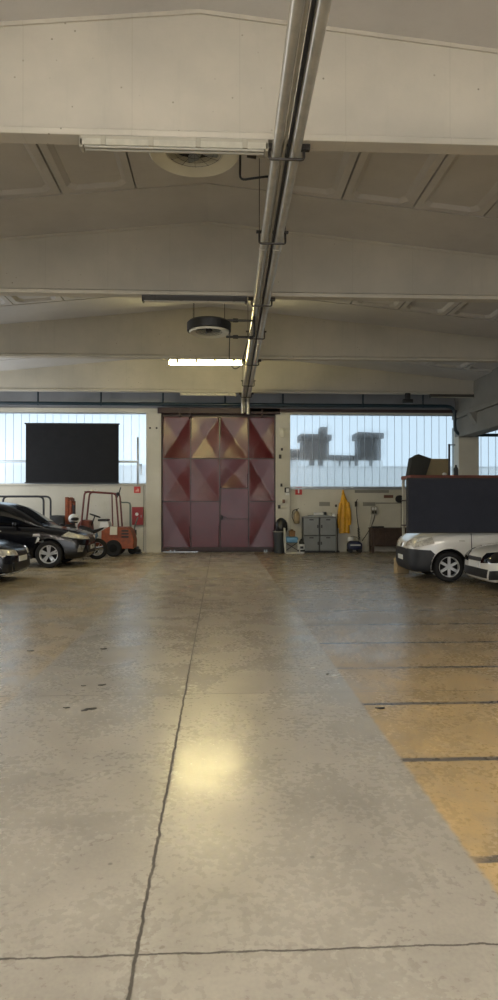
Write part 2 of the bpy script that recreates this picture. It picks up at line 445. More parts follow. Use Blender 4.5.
# windows: U-profile translucent strips with thin seams
def ribbed_window(name, x0, x1, z0, z1, pane, rail_z=None):
    e = empty(name, ((x0+x1)/2, WY+.1, z0)); struct(e)
    b = MB(); n = max(1, round((x1-x0)/.262)); d = (x1-x0)/n
    for i in range(n):
        a = x0+i*d; b.box(a+.004, a+d-.004, WY+.10, WY+.106, z0, z1)
    o = b.build('panes', pane, e, 0); o.matrix_parent_inverse = Matrix.Translation(e.location).inverted()
    b = MB()
    for i in range(n+1):
        a = x0+i*d; b.box(a-.004, a+.004, WY+.09, WY+.115, z0, z1)
    o = b.build('seams', M['alu'], e, 0); o.matrix_parent_inverse = Matrix.Translation(e.location).inverted()
    b = MB(); b.box(x0, x1, WY+.06, WY+.14, z0, z0+.035); b.box(x0, x1, WY+.06, WY+.14, z1-.035, z1)
    o = b.build('frame', M['alu'], e, 0); o.matrix_parent_inverse = Matrix.Translation(e.location).inverted()
    return e
ribbed_window('window_1', wl0+.5, wl1, zl, ztop, M['pane_milky'])
ribbed_window('window_2', wr0, col0, zr, ztop, M['pane'])
ribbed_window('window_3', col1, XR-.4, zr, ztop, M['pane'])

# rail and upright across the left window
rz = PZ(461.5, WY-.12, 80)
b = MB(); b.box(XL, PX(138, WY-.1), WY-.12, WY-.06, rz-.035, rz+.035, .005)
tag(b.build('window_rail', M['alu']), 'horizontal grey metal rail crossing the left window behind the black board', 'rail')
b = MB(); b.box(PX(136.8, WY-.15), PX(138.6, WY-.15), WY-.18, WY-.12, zl-.02, PZ(438, WY-.15), .004)
b.box(PX(140.6, WY-.15), PX(141.6, WY-.15), WY-.16, WY-.13, zl+.3, PZ(464, WY-.15))
b.box(PX(138, WY-.15), PX(141.6, WY-.15), WY-.16, WY-.13, PZ(466, WY-.15), PZ(464.5, WY-.15))
tag(b.build('window_post', M['alu']), 'thin upright grey bar on the right side of the left window', 'post')

# ceiling: pitched slab panels with coffers, a plain strip before each beam
def ceiling_bay(i, y0, y1):
    b = MB(); yc = y1 - 1.28; pw = 1.09
    gap = .014
    xs = []
    x = RX - .15 - pw*8 + .05
    seams = [-1.25 - pw*k for k in range(7, -1, -1)] + [.74 + pw*k for k in range(8)]
    def q(pts): b.face([b.bm.verts.new(p) for p in pts])
    def zz(x, up=0): return roof_z(x)+up
    for a, c in zip(seams, seams[1:]):
        if c > GX1+.3 or a < XL-.6: continue
        A, C = a+gap, c-gap
        if a <= RX <= c:      # plain middle panels, folded at the ridge
            for u, v in ((A, RX), (RX, C)):
                q([(u, y0, zz(u)), (v, y0, zz(v)), (v, yc-.012, zz(v)), (u, yc-.012, zz(u))])
        else:
            ya, yb = y0+.16, yc-.02
            loops = []
            for ins, up, ch in ((0, 0, 0), (.10, 0, .10), (.155, .035, .09), (.17, .05, .08)):
                X0, X1, Y0, Y1 = A+ins, C-ins, ya+ins, yb-ins*.8
                if ins == 0: pts = [(X0,Y0),(X0,Y0),(X1,Y0),(X1,Y0),(X1,Y1),(X1,Y1),(X0,Y1),(X0,Y1)]
                else: pts = [(X0,Y0+ch),(X0+ch,Y0),(X1-ch,Y0),(X1,Y0+ch),(X1,Y1-ch),(X1-ch,Y1),(X0+ch,Y1),(X0,Y1-ch)]
                loops.append([b.bm.verts.new((p[0], p[1], zz(p[0], up))) for p in pts])
            for l0, l1 in zip(loops, loops[1:]):
                for j in range(8):
                    k = (j+1) % 8
                    vs = [l0[j], l0[k], l1[k], l1[j]]
                    if (l0[j].co-l0[k].co).length < 1e-6: vs = [l0[j], l1[k], l1[j]]
                    b.face(vs)
            b.face(loops[-1])
            q([(A, y0, zz(A)), (C, y0, zz(C)), (C, ya, zz(C)), (A, ya, zz(A))])
            q([(A, yb, zz(A)), (C, yb, zz(C)), (C, yc-.012, zz(C)), (A, yc-.012, zz(A))])
        # dark gap backing above the seam
        q([(c-gap-.005, y0, zz(c, .07)), (c+gap+.005, y0, zz(c, .07)), (c+gap+.005, yc, zz(c, .07)), (c-gap-.005, yc, zz(c, .07))])
        for sx in (c-gap, c+gap):
            q([(sx, y0, zz(sx)), (sx, yc, zz(sx)), (sx, yc, zz(sx, .07)), (sx, y0, zz(sx, .07))])
    # plain strips
    pz = -.012
    for u, v in ((XL-.3, RX), (RX, GX1+.3)):
        q([(u, yc, zz(u, pz)), (v, yc, zz(v, pz)), (v, y1, zz(v, pz)), (u, y1, zz(u, pz))])
        q([(u, yc, zz(u, pz)), (v, yc, zz(v, pz)), (v, yc, zz(v, .1)), (u, yc, zz(u, .1))])
        q([(u, y0, zz(u, .12)), (v, y0, zz(v, .12)), (v, y1, zz(v, .12)), (u, y1, zz(u, .12))])
    bmesh.ops.recalc_face_normals(b.bm, faces=b.bm.faces)
    return b.build('ceiling', M['slab'], smooth=0)
nb = 0
ys = [BEAM0 + BAY*k for k in range(-2, 4)]
for k, yb in enumerate(ys + [None]):
    if yb is None: continue
    y_end = min(yb+BAY, WY+.2)
    struct(ceiling_bay(k, yb, y_end if y_end > yb+2 else yb+1.9))
b = MB(); b.box(GX1, XR+.2, REAR_Y-.2, WY+.3, 5.2, 5.35); struct(b.build('ceiling', M['slab'], smooth=0))
b = MB(); b.box(XL-.3, XR+.3, REAR_Y-.3, WY+.35, 6.62, 6.75); struct(b.build('ceiling', M['slab'], smooth=0))
# beams: deep webs with flat underside and pitched top, small bottom lip
for yb in ys:
    b = MB()
    xa, xb = XL-.05, GX0
    b.prism([(xa, BZ+.045), (xb, BZ+.045), (xb, roof_z(xb)), (RX, roof_z(RX)), (xa, roof_z(xa))], yb, yb+.13)
    b.box(xa, xb, yb+.03, yb+.10, BZ, BZ+.06)
    b.box(xa, xb, yb-.03, yb+.16, BZ-.035, BZ+.03, .008)
    b.prism([(xa, roof_z(xa)-.05), (RX, RZ-.05), (xb, roof_z(xb)-.05), (xb, roof_z(xb)), (RX, RZ), (xa, roof_z(xa))], yb-.02, yb+.15)
    o = struct(b.build('ceiling_beam', M['beam'], smooth=0))
# gutter beam between the aisles with its corbel
zg = PZ(437, WY-.35, 462)
b = MB(); b.box(GX0, GX1, REAR_Y, WY, zg, 5.9, .02)
b.box(GX0-.10, GX1+.1, REAR_Y, WY, zg+.62, zg+.78, .01)
b.prism([(GX0-.22, zg+.62), (GX0, zg+.25), (GX0, zg+.62)], WY-1.9, WY-1.6)
struct(b.build('ceiling_beam', M['gutter'], smooth=0))
for yb in ys[:-2]:
    b = MB(); b.box(GX0, GX1, yb-.2, yb+.3, 0, zg, .02); struct(b.build('column', M['wall'], smooth=0))

# ------------------------------------------------------------------ the maroon folding door
DY = WY-.02
def sunk(b, x0, x1, z0, z1, y, dep, br=.028, fold=0):
    """pressed sheet: flat rim, softly dished pyramid and one crisp fold corner to corner (fold 1 rises to the right, -1 to the left)"""
    if dep == 0:
        b.face([b.bm.verts.new(p) for p in ((x0, y, z0), (x1, y, z0), (x1, y, z1), (x0, y, z1))]); return
    n = 18; G = []
    for j in range(n+1):
        row = []
        for i in range(n+1):
            u, v = 2*i/n-1, 2*j/n-1
            h = dep*(1 - min(1, (abs(u)**16 + abs(v)**16)**(1/16)))
            if fold: h += .22*dep*max(0, 1 - abs(u - fold*v))*(1 - max(abs(u), abs(v))**6)
            row.append(b.bm.verts.new((x0+br+(x1-x0-2*br)*i/n, y+h, z0+br+(z1-z0-2*br)*j/n)))
        G.append(row)
    for j in range(n):
        for i in range(n):
            q = (G[j][i], G[j][i+1], G[j+1][i+1], G[j+1][i])
            if fold >= 0: b.face((q[0], q[1], q[2])); b.face((q[0], q[2], q[3]))
            else: b.face((q[0], q[1], q[3])); b.face((q[1], q[2], q[3]))
    for a in ((x0, x0+br, z0, z1), (x1-br, x1, z0, z1), (x0+br, x1-br, z0, z0+br), (x0+br, x1-br, z1-br, z1)):
        b.face([b.bm.verts.new(p) for p in ((a[0], y, a[2]), (a[1], y, a[2]), (a[1], y, a[3]), (a[0], y, a[3]))])
door = struct(empty('door_1', ((dl+dr)/2, DY, 0)))
inv = Matrix.Translation(door.location).inverted()
def dpart(b, nm, m, par=None, sm=0):
    o = b.build(nm, m, None, sm)
    o.parent = par or door
    if par is None: o.matrix_parent_inverse = inv
    return o
xs = [PX(162.3, DY), PX(190.6, DY), PX(219.6, DY), PX(248.6, DY), PX(275, DY)]
zs = [.06, PZ(501.5, DY, 220), PZ(458.7, DY, 220), PZ(417, DY, 220)]
for i in range(4):
    b = MB(); x0, x1 = xs[i]+.008, xs[i+1]-.008
    if i != 2:
        for j in range(3):
            z0, z1 = zs[j], zs[j+1]
            if j == 0:
                sunk(b, x0, x1, z0, z1, DY, .003 if i == 1 else .026, .028, (-1, 0, 0, 1)[i])
            else: sunk(b, x0, x1, z0, z1, DY, .044, .028, ((1, 1, -1, -1) if j == 2 else (-1, -1, 1, -1))[i])
    else:
        sunk(b, x0, x1, zs[2], zs[3], DY, .044, .028, -1)
        sunk(b, x0, x1, PZ(488.5, DY, 230), zs[2], DY, .045, .028, 1)
    b.box(x0, x1, DY+.06, DY+.075, zs[0], zs[3])
    dpart(b, 'leaf', M['door'], None, 30)
# wicket in the third leaf
wk = MB(); x0, x1 = xs[2]+.03, xs[3]-.02; zt = PZ(488.9, DY, 230); zm = PZ(519, DY, 230)
sunk(wk, x0, x1, .16, zm-.01, DY-.006, 0, .03); sunk(wk, x0, x1, zm+.01, zt, DY-.006, .012, .03)
wk.box(x0, x1, DY+.014, DY+.03, .16, zt)
wko = dpart(wk, 'wicket_door', M['door'])
h = MB(); hz = PZ(517, DY, 230); h.tube([(x0+.05, DY-.02, hz), (x0+.05, DY-.07, hz), (x0+.19, DY-.07, hz)], .012, 8); h.box(x0+.02, x0+.08, DY-.03, DY-.006, hz-.1, hz+.06, .004)
ho = h.build('handle', M['black'], None); ho.parent = wko
# stiles, rails, bottom skirt
b = MB()
for k, x in enumerate(xs): b.box(x-.012, x+.012, DY-.02, DY+.02, .05, zs[3]+.04)
b.box(xs[0], xs[4], DY-.012, DY+.02, zs[3], zs[3]+.05); b.box(xs[0], xs[4], DY-.01, DY+.02, .05, .17)
b.box(xs[0], xs[4], DY-.012, DY, zs[2]-.016, zs[2]+.016); b.box(xs[0], xs[2], DY-.012, DY, zs[1]-.016, zs[1]+.016); b.box(xs[3], xs[4], DY-.012, DY, zs[1]-.016, zs[1]+.016)
b.box(xs[2], xs[3], DY-.014, DY, zt, zt+.03); b.box(xs[2]+.02, xs[3]-.02, DY-.014, DY, zm-.012, zm+.012); b.box(xs[2]+.012, xs[2]+.04, DY-.014, DY, .1, zt)
dpart(b, 'frame', M['door_frame'])
b = MB(); b.box(PX(250, DY), PX(455, DY), DY-.2, DY-.12, PZ(412.5, DY-.15, 350), PZ(409.5, DY-.15, 350))
b.box(PX(158, DY), PX(280, DY), DY-.2, DY-.05, PZ(413.8, DY-.15, 220), PZ(408, DY-.15, 220), .01)
for xx in (PX(180, DY), PX(190, DY), PX(262, DY)): b.box(xx-.03, xx+.03, DY-.22, DY-.02, PZ(417, DY-.15, 220), PZ(409, DY-.15, 220), .008)
dpart(b, 'track', M['door_frame'])
b = MB(); b.box(dl-.02, dl+.05, DY-.05, DY+.12, 0, zs[3]+.05); b.box(dr-.05, dr+.02, DY-.05, DY+.12, 0, zs[3]+.05)
b.box(dl, dr, DY+.1, DY+.12, .012, ztop); b.box(PX(198, DY), dr, DY+.09, DY+.13, 0, .02)
dpart(b, 'jamb', M['door_frame'])
b = MB()
for xx in (PX(170, DY), PX(174, DY), PX(264, DY), PX(266, DY)): b.box(xx, xx+.04, DY-.04, DY, .0, .08)
dpart(b, 'floor_bolt', M['alu'])

# ------------------------------------------------------------------ outside, seen through the right window
b = MB(); b.box(-40, 60, WY+.4, 90, -.25, -.05); struct(b.build('ground', M['asphalt'], smooth=0))
Y1 = 30
b = MB(); b.box(-10, 40, Y1, Y1+.3, -.05, PZ(467, Y1, 340)); 
b.box(-10, 40, Y1-.03, Y1+.33, PZ(467, Y1, 340), PZ(466, Y1, 340))
tag(b.build('yard_wall', M['far_wall'], smooth=0), 'long white yard wall outside, low in the right window', 'wall')
Y2 = 40
def house(x0, x1, y0, label, nwin, chim=None, Y2=40, dep=1.6):
    e = empty('house', (PX((x0+x1)/2, Y2), Y2, 0), 0, label, 'house')
    iv = Matrix.Translation(e.location).inverted()
    X0, X1, Z = PX(x0, Y2), PX(x1, Y2), PZ(y0, Y2, 340)
    q = MB(); q.box(X0, X1, Y2, Y2+dep, -.05, Z-.4); o = q.build('walls', M['far_house'], e, 0); o.matrix_parent_inverse = iv
    q = MB(); q.prism([(X0-.15, Z-.4), (X1+.15, Z-.4), (X1+.15, Z-.06), (X0-.15, Z)], Y2-.15, Y2+dep+.15); o = q.build('roof', M['far_house'], e, 0); o.matrix_parent_inverse = iv
    for k in range(nwin):
        a = X0 + (k+.5)*(X1-X0)/nwin
        q = MB(); q.box(a-.45, a+.45, Y2-.06, Y2, PZ(466, Y2, 340), PZ(460.5, Y2, 340)); o = q.build('window', M['far_wall'], e, 0); o.matrix_parent_inverse = iv
    if chim:
        q = MB(); q.box(PX(chim[0], Y2), PX(chim[1], Y2), Y2+.5, Y2+1.5, Z-2.5, PZ(chim[2], Y2, 340)); o = q.build('chimney', M['far_house'], e, 0); o.matrix_parent_inverse = iv
    return e
house(303, 329, 434, 'dark blurred house block outside, behind the left half of the right window', 3, (322, 329, 426))
house(360, 381, 432, 'dark blurred house block outside, behind the middle of the right window', 2)
house(329.5, 359.5, 455, 'low dark outbuilding outside, between the two taller house blocks', 3, None, 47)
house(270, 302.5, 449, 'low dark building outside, at the left end of the right window', 3, None, 47)

# ------------------------------------------------------------------ black board on the left window
BY = WY-.24
x0, x1 = PX(25.5, BY), PX(118.5, BY); z0, z1 = PZ(483, BY, 70), PZ(423.5, BY, 70)
e = empty('blackout_board', ((x0+x1)/2, BY, z0), 0, 'large black rectangular board hung over the left window', 'board')
iv = Matrix.Translation(e.location).inverted()
def part(b, nm, m, e, sm=35, label=None):
    o = b.build(nm, m, e, sm); o.matrix_parent_inverse = Matrix.Translation(e.location).inverted()
    if label: o['label'] = label
    return o
b = MB(); b.box(x0, x1, BY, BY+.05, z0, z1, .004); part(b, 'panel', M['board'], e, 0)
b = MB(); b.box(x0-.04, x1+.03, BY-.015, BY+.06, z1-.03, z1+.015, .004); part(b, 'top_rail', M['black'], e, 0)
b = MB(); b.box(x0-.03, x1+.02, BY-.015, BY+.06, z0-.015, z0+.025, .004); part(b, 'bottom_rail', M['black'], e, 0)
b = MB(); b.box(x0-.02, x0+.02, BY+.05, WY-.12, rz-.03, rz+.03); b.box(x1-.02, x1+.02, BY+.05, WY-.12, rz-.03, rz+.03); part(b, 'bracket', M['alu'], e, 0)

# ------------------------------------------------------------------ fluorescent luminaires
def luminaire(px0, px1, py0, py1, Y, lit, dark, label):
    xa, xb = PX(px0, Y), PX(px1, Y); zt_, zb_ = BZ-.035, PZ(py1, Y, (px0+px1)/2); zt = max(PZ(py0, Y, (px0+px1)/2), zb_+.06)
    zt = min(zt, zt_-.01)
    e = empty('fluorescent_lamp', ((xa+xb)/2, Y, zt), 0, label, 'lamp', None)
    H = MB(); H.prism([(Y-.06, zt), (Y-.055, zt-.03), (Y-.03, zt-.035), (Y+.03, zt-.035), (Y+.055, zt-.03), (Y+.06, zt)], xa, xb, 'YZ')
    part(H, 'housing', M['housing_dark'] if dark else M['housing'], e, 0)
    for s in ((0,) if lit else (-1, 1)):
        t = MB()
        if lit: t.tube([(xa+.03, Y, zb_+.04), (xb-.03, Y, zb_+.04)], .038, 14)
        else: t.tube([(xa+.04, Y+s*.028, zb_+.022), (xb-.04, Y+s*.028, zb_+.022)], .014, 10)
        part(t, 'tube', M['tube_lit'] if lit else M['tube_off'], e)
    c = MB()
    for xx in (xa, xb-.03): c.box(xx, xx+.03, Y-.06, Y+.06, zb_, zt-.02, .006)
    part(c, 'end_cap', M['housing_dark'] if dark else M['housing'], e, 0)
    c = MB(); n = 4
    for k in range(n):
        xx = xa + (k+.5)*(xb-xa)/n; c.box(xx-.025, xx+.025, Y-.066, Y+.066, zb_+.02, zt, .004)
    part(c, 'clip', M['housing_dark'] if dark else M['housing'], e, 0)
    if not lit:
        for k, (ya, yb2) in enumerate(((Y-.06, Y-.055), (Y+.055, Y+.06))):
            c = MB(); c.prism([(ya, zt-.03), (yb2, zt-.03), (yb2, zb_+.02), (ya, zb_+.02)], xa, xb, 'YZ') ; part(c, 'cover', M['housing_dark'] if dark else M['lens'], e, 0)
    c = MB()
    for xx in (xa+.3, xb-.3): c.tube([(xx, Y, zt-.01), (xx, Y, zt_+.02)], .006, 6); c.box(xx-.03, xx+.03, Y-.02, Y+.02, zt_-.012, zt_)
    part(c, 'hanger', M['clamp'], e)
    return e
luminaire(80, 268, 137, 152, BEAM0+.02, False, False, 'unlit twin fluorescent lamp under the nearest ceiling beam')
luminaire(142, 247, 294, 303, BEAM0+BAY+.02, False, True, 'unlit dark-bodied fluorescent lamp under the second ceiling beam')
luminaire(168, 243, 359, 365, BEAM0+2*BAY+.02, True, False, 'lit yellowish fluorescent lamp glowing under the third ceiling beam')
luminaire(180, 236, 391, 396, BEAM0+3*BAY+.02, False, False, 'unlit fluorescent lamp under the farthest beam, above the maroon door')
luminaire(430, 479, 394, 398, BEAM0+3*BAY+.02, False, True, 'thin unlit fluorescent lamp high at the right end of the farthest beam')
# added lit lamps, out of view, to brighten the near beam and floor
for yb, xx in ((BEAM0-BAY, -.4), (BEAM0-2*BAY, -4), (BEAM0-2*BAY, 4), (BEAM0-BAY, 5.2), (BEAM0-BAY, -5.6)):
    e = empty('fluorescent_lamp', (xx, yb, BZ-.1), 0, 'added lit fluorescent lamp under a beam, out of view', 'lamp', 'added lamps out of view')
    H = MB(); H.box(xx-.9, xx+.9, yb-.03, yb+.11, BZ-.09, BZ-.04, .006); part(H, 'housing', M['housing'], e, 0)
    for s in (-.03, .03):
        t = MB(); t.tube([(xx-.86, yb+.04+s, BZ-.112), (xx+.86, yb+.04+s, BZ-.112)], .014, 8); part(t, 'tube', M['tube_added'], e)

# ------------------------------------------------------------------ pipe bundle under the beams
def bx(x, Y): return x + .0125*(Y-4.3)
zp = PZ(145, BEAM0) - .03
def run(name, x, dz, r, m, label, yend=21.1, zend=4.62, cat='pipe', group=None):
    e = empty(name, (bx(x, 10), 10, zp+dz), 0, label, cat, group)
    b = MB(); b.tube([(bx(x, REAR_Y+1), REAR_Y+1, zp+dz), (bx(x, yend), yend, zp+dz), (bx(x, yend), yend, zend)], r, 14, bend=.25)
    part(b, 'pipe_run', m, e)
    b = MB()
    for yy in (-2.5, 3.1, 8.6, 14.1, 19.6): b.tube([(bx(x, yy)-.0, yy-.05, zp+dz), (bx(x, yy)+.0, yy+.05, zp+dz)], r*1.18, 14)
    part(b, 'coupling', m, e)
run('steel_pipe', .53, 0, .05, M['galv'], 'left thick silver pipe of the bundle running along the ceiling to the maroon door')
run('steel_pipe', .715, 0, .053, M['galv'], 'right thick silver pipe of the bundle running along the ceiling', zend=4.6)
run('steel_pipe', .605, .02, .018, M['galv'], 'thin silver pipe between the two thick ceiling pipes', zend=4.66)
run('conduit', .645, .005, .017, M['pipe_dark'], 'thin dark conduit between the two thick ceiling pipes', zend=4.64)
# clamps: channel under the pipes with hooks, one thing each
def clamp_at(Y, big, label):
    xa, xb = bx(.46, Y), bx(.80, Y)
    e = empty('pipe_bracket', ((xa+xb)/2, Y, zp), 0, label, 'bracket', None)
    b = MB(); b.tube([(xa, Y, zp+.07), (xa, Y, zp-.07), (xb, Y, zp-.07), (xb, Y, zp+.07)], .014, 8, bend=.03); part(b, 'u_bolt', M['clamp'], e)
    b = MB(); b.box(xa-.04, xb+.04, Y-.02, Y+.02, zp+.065, zp+.095, .004)
    if big:
        b.box(xa-.06, xa+.04, Y-.03, Y+.03, zp+.02, BZ-.03, .006); b.box(xb-.04, xb+.06, Y-.03, Y+.03, zp+.02, BZ-.03, .006)
    else:
        for xx in (xa, xb): b.tube([(xx, Y, zp+.08), (xx, Y, roof_z(xx)-.02)], .005, 6)
    part(b, 'channel', M['clamp'], e, 0)
clamp_at(BEAM0+.06, True, 'dark pipe bracket holding the ceiling pipes under the nearest beam')
clamp_at(BEAM0+.45*BAY, False, 'dark pipe bracket midway between the nearest and second beams')
clamp_at(BEAM0+BAY+.06, True, 'dark pipe bracket under the second beam beside its lamp')
clamp_at(BEAM0+1.48*BAY, False, 'dark pipe bracket between the second and third beams')
clamp_at(BEAM0+2*BAY+.06, True, 'dark pipe bracket under the third beam beside the lit lamp')
clamp_at(BEAM0+2.6*BAY, False, 'dark pipe bracket between the third and farthest beams')
clamp_at(BEAM0+3*BAY+.06, True, 'dark pipe bracket under the farthest beam above the maroon door')

# ------------------------------------------------------------------ round ceiling fan heaters
def fan_heater(c, R, Rin, H, label, drum, ring, dr=.9, rr=1.0):
    x, y, z = c
    e = empty('fan_heater', c, 0, label, 'fan heater')
    b = MB(); b.lathe([(R*dr-.02, z+.02), (R*dr, z+.03), (R*dr, z+H), (R*dr-.03, z+H+.03), (R*.3, z+H+.05), (.02, z+H+.05)], (x, y, 0), seg=40, cap=False); part(b, 'drum', drum, e)
    b = MB(); b.lathe([(R*min(dr, .9), z+.06), (R*rr, z+.03), (R*rr, z+.01), (R*rr*.96, z-.01), (Rin*1.05, z+.02), (Rin, z+.05), (Rin, z+.12)], (x, y, 0), seg=40, cap=False); part(b, 'outlet_ring', ring, e)
    b = MB(); b.lathe([(Rin, z+.12), (Rin*.9, z+.13), (.01, z+.13)], (x, y, 0), seg=24, cap=False); part(b, 'back_plate', M['black'], e)
    b = MB(); b.lathe([(.002, z+.03), (.06, z+.035), (.065, z+.11), (.002, z+.11)], (x, y, 0), seg=16); part(b, 'hub', M['pipe_dark'], e)
    for k in range(5):
        a = 2*PI*k/5+.4; q = MB()
        pts = [(.05, -.03), (Rin*.55, -.09), (Rin*.92, -.06), (Rin*.95, .05), (Rin*.5, .06), (.05, .03)]
        lo = [(p[0], p[1], -.01 - p[1]*.35) for p in pts]; hi = [(p[0], p[1], -p[1]*.35) for p in pts]
        q.ring_loft([lo, hi])
        q.bm.transform(Matrix.Translation((x, y, z+.075)) @ Matrix.Rotation(a, 4, 'Z')); part(q, 'blade', M['alu'], e, 0)
    b = MB()
    for r in (Rin*.4, Rin*.7, Rin*.97): b.tube([(x+r*math.cos(2*PI*k/28), y+r*math.sin(2*PI*k/28), z+.015) for k in range(28)], .0018, 5, closed=True)
    for k in range(6):
        a = PI*k/6; b.tube([(x-Rin*math.cos(a), y-Rin*math.sin(a), z+.012), (x+Rin*math.cos(a), y+Rin*math.sin(a), z+.012)], .0018, 5)
    part(b, 'guard', M['clamp'], e)
    b = MB()
    for sx, sy in ((-.7, -.5), (.7, -.5), (-.7, .5), (.7, .5)):
        b.tube([(x+sx*R, y+sy*R, z+H), (x+sx*R, y+sy*R, roof_z(x+sx*R)-.015)], .005, 6)
    part(b, 'hanger', M['clamp'], e)
    return e
f1y = BEAM0+.68; s1 = f1y
fan_heater((PX(194, s1), s1, PZ(154, s1, 194)), .49, .30, .25, 'round ceiling fan heater with pale ring, partly behind the nearest beam', M['cream'], M['cream'])
f2y = BEAM0+BAY+.75
fan_heater((PX(209, f2y), f2y, PZ(333, f2y, 209)), .40, .24, .17, 'round black-sided fan heater hanging beyond the second beam', M['black'], M['cream'], 1.0, .9)
# feed pipes of the heaters
z1_ = PZ(162, s1, 250); xa = PX(238, s1); xb = bx(.53, s1)
e = empty('valve_pipe', (xa, s1, z1_), 0, 'short silver valve pipe from the pale-ringed fan heater to the bundle', 'pipe')
b = MB(); b.tube([(xa, s1, z1_+.1), (xb, s1, z1_+.04), (xb, s1, zp)], .018, 8, bend=.04); part(b, 'pipe_run', M['galv'], e)
b = MB(); b.tube([(xa+.1, s1, z1_+.086), (xa+.2, s1, z1_+.07)], .036, 10); b.tube([(xa+.15, s1, z1_+.08), (xa+.15, s1, z1_+.16)], .012, 6); part(b, 'valve', M['clamp'], e)
e = empty('hose', (xa, s1-.1, z1_), 0, 'black looped hose beside the pale-ringed fan heater', 'hose')
zz0 = PZ(188, s1, 245)
b = MB(); b.tube([(PX(240, s1), s1-.12, z1_+.12), (PX(239.5, s1), s1-.12, zz0+.02), (PX(252, s1), s1-.12, PZ(184, s1, 250)), (bx(.50, s1), s1-.06, PZ(179, s1, 270)), (bx(.55, s1), s1, zp+.0)], .012, 8, bend=.09); part(b, 'hose_run', M['black'], e)
for yy, lb in ((320.5, 'upper black feed pipe of the black-sided fan heater'), (337, 'lower black feed pipe of the black-sided fan heater')):
    zq = PZ(yy, f2y, 240)
    e = empty('feed_pipe', (PX(232, f2y), f2y, zq), 0, lb, 'pipe')
    b = MB(); xe = bx(.53, f2y)
    b.tube([(PX(226, f2y), f2y, zq), (xe, f2y, zq), (xe, f2y, zp)], .022, 8, bend=.05); part(b, 'pipe_run', M['black'], e)
    b = MB(); b.tube([(PX(233, f2y), f2y, zq), (PX(238, f2y), f2y, zq)], .036, 10); part(b, 'valve', M['black'], e)
b = MB(); Yq = f2y-.15
b.tube([(PX(230, Yq), Yq, PZ(325, Yq, 230)), (PX(229, Yq), Yq, PZ(360, Yq, 230)), (PX(234, Yq), Yq, PZ(370, Yq, 230)), (PX(241, Yq), Yq, PZ(366, Yq, 240)), (bx(.55, Yq), Yq, zp)], .009, 6, bend=.25)
tag(b.build('cable', M['black']), 'thin black cable looping down past the lit lamp to the pipe bundle', 'cable')

# ------------------------------------------------------------------ blue pipe along the far wall
by = WY-.36; zb = PZ(404.5, by, 220)
e = empty('blue_pipe', (0, by, zb), 0, 'long dark blue pipe along the far wall, bending down at the right', 'pipe')
xe = PX(455, by)
zlow = PZ(435, by, 462)
b = MB(); b.tube([(XL+.02, by, zb), (xe, by, zb), (xe, by, zlow), (PX(485, by), by, zlow-.0), (XR, by, zlow)], .055, 12, bend=.3); part(b, 'pipe_run', M['blue_pipe'], e)
for px_ in (-20, 38, 101, 163, 225, 283, 363, 423):
    X = PX(px_, by, 400); q = MB(); q.tube([(X, by, zb), (X, by, roof_z(X)-.02)], .028, 8); q.tube([(X-.03, by, zb), (X+.03, by, zb)], .068, 12)
    part(q, 'hanger', M['blue_pipe'], e)
Yq = BEAM0+3*BAY-.1
b = MB(); xq = PX(408, Yq); b.box(xq-.16, xq+.16, Yq-.05, Yq+.08, PZ(402, Yq), PZ(398, Yq), .02); b.box(xq-.08, xq+.08, Yq-.03, Yq+.06, PZ(398.2, Yq), BZ-.03, .01)
tag(b.build('emergency_light', M['black']), 'small black box fixed under the farthest beam at the right', 'light')

# ------------------------------------------------------------------ vehicles
def loft_body(stations, rearcap=True):
    b = MB(); rings = []
    for (x, zb_, zs_, zt_, w_, wt_) in stations:
        h = [(0, zb_), (w_*.80, zb_), (w_*.965, zb_+.05), (w_, zb_+.35*(zs_-zb_)), (w_*.995, zb_+.7*(zs_-zb_)), (w_*.965, zs_), (wt_, zt_-.015), (wt_*.5, zt_+.012), (0, zt_+.02)]
        ring = [(x, y, z) for y, z in h] + [(x, -y, z) for y, z in reversed(h[1:-1])]
        rings.append(ring)
    b.ring_loft(rings); return b
def evaluate(obj):
    dg = bpy.context.evaluated_depsgraph_get(); dg.update()
    return bpy.data.meshes.new_from_object(obj.evaluated_get(dg))
def carve(b, mt, cutters, lv=2, name='body'):
    me = b.mesh(name, mt, 0); t = bpy.data.objects.new('t', me); COL.objects.link(t)
    m = t.modifiers.new('s', 'SUBSURF'); m.levels = lv; m.render_levels = lv
    cs = []
    for c in cutters:
        co = bpy.data.objects.new('c', c.mesh('c', mt, 0)); COL.objects.link(co); cs.append(co)
        bm_ = t.modifiers.new('b', 'BOOLEAN'); bm_.object = co; bm_.operation = 'DIFFERENCE'; bm_.solver = 'EXACT'
    out = evaluate(t)
    for o in cs + [t]: bpy.data.objects.remove(o)
    out.polygons.foreach_set('use_smooth', [True]*len(out.polygons)); out.set_sharp_from_angle(angle=math.radians(40))
    return out
def bvh_of(meshes):
    vs, fs = [], []
    for me in meshes:
        o = len(vs); vs += [v.co.copy() for v in me.vertices]; fs += [tuple(i+o for i in p.vertices) for p in me.polygons]
    return BVHTree.FromPolygons(vs, fs)
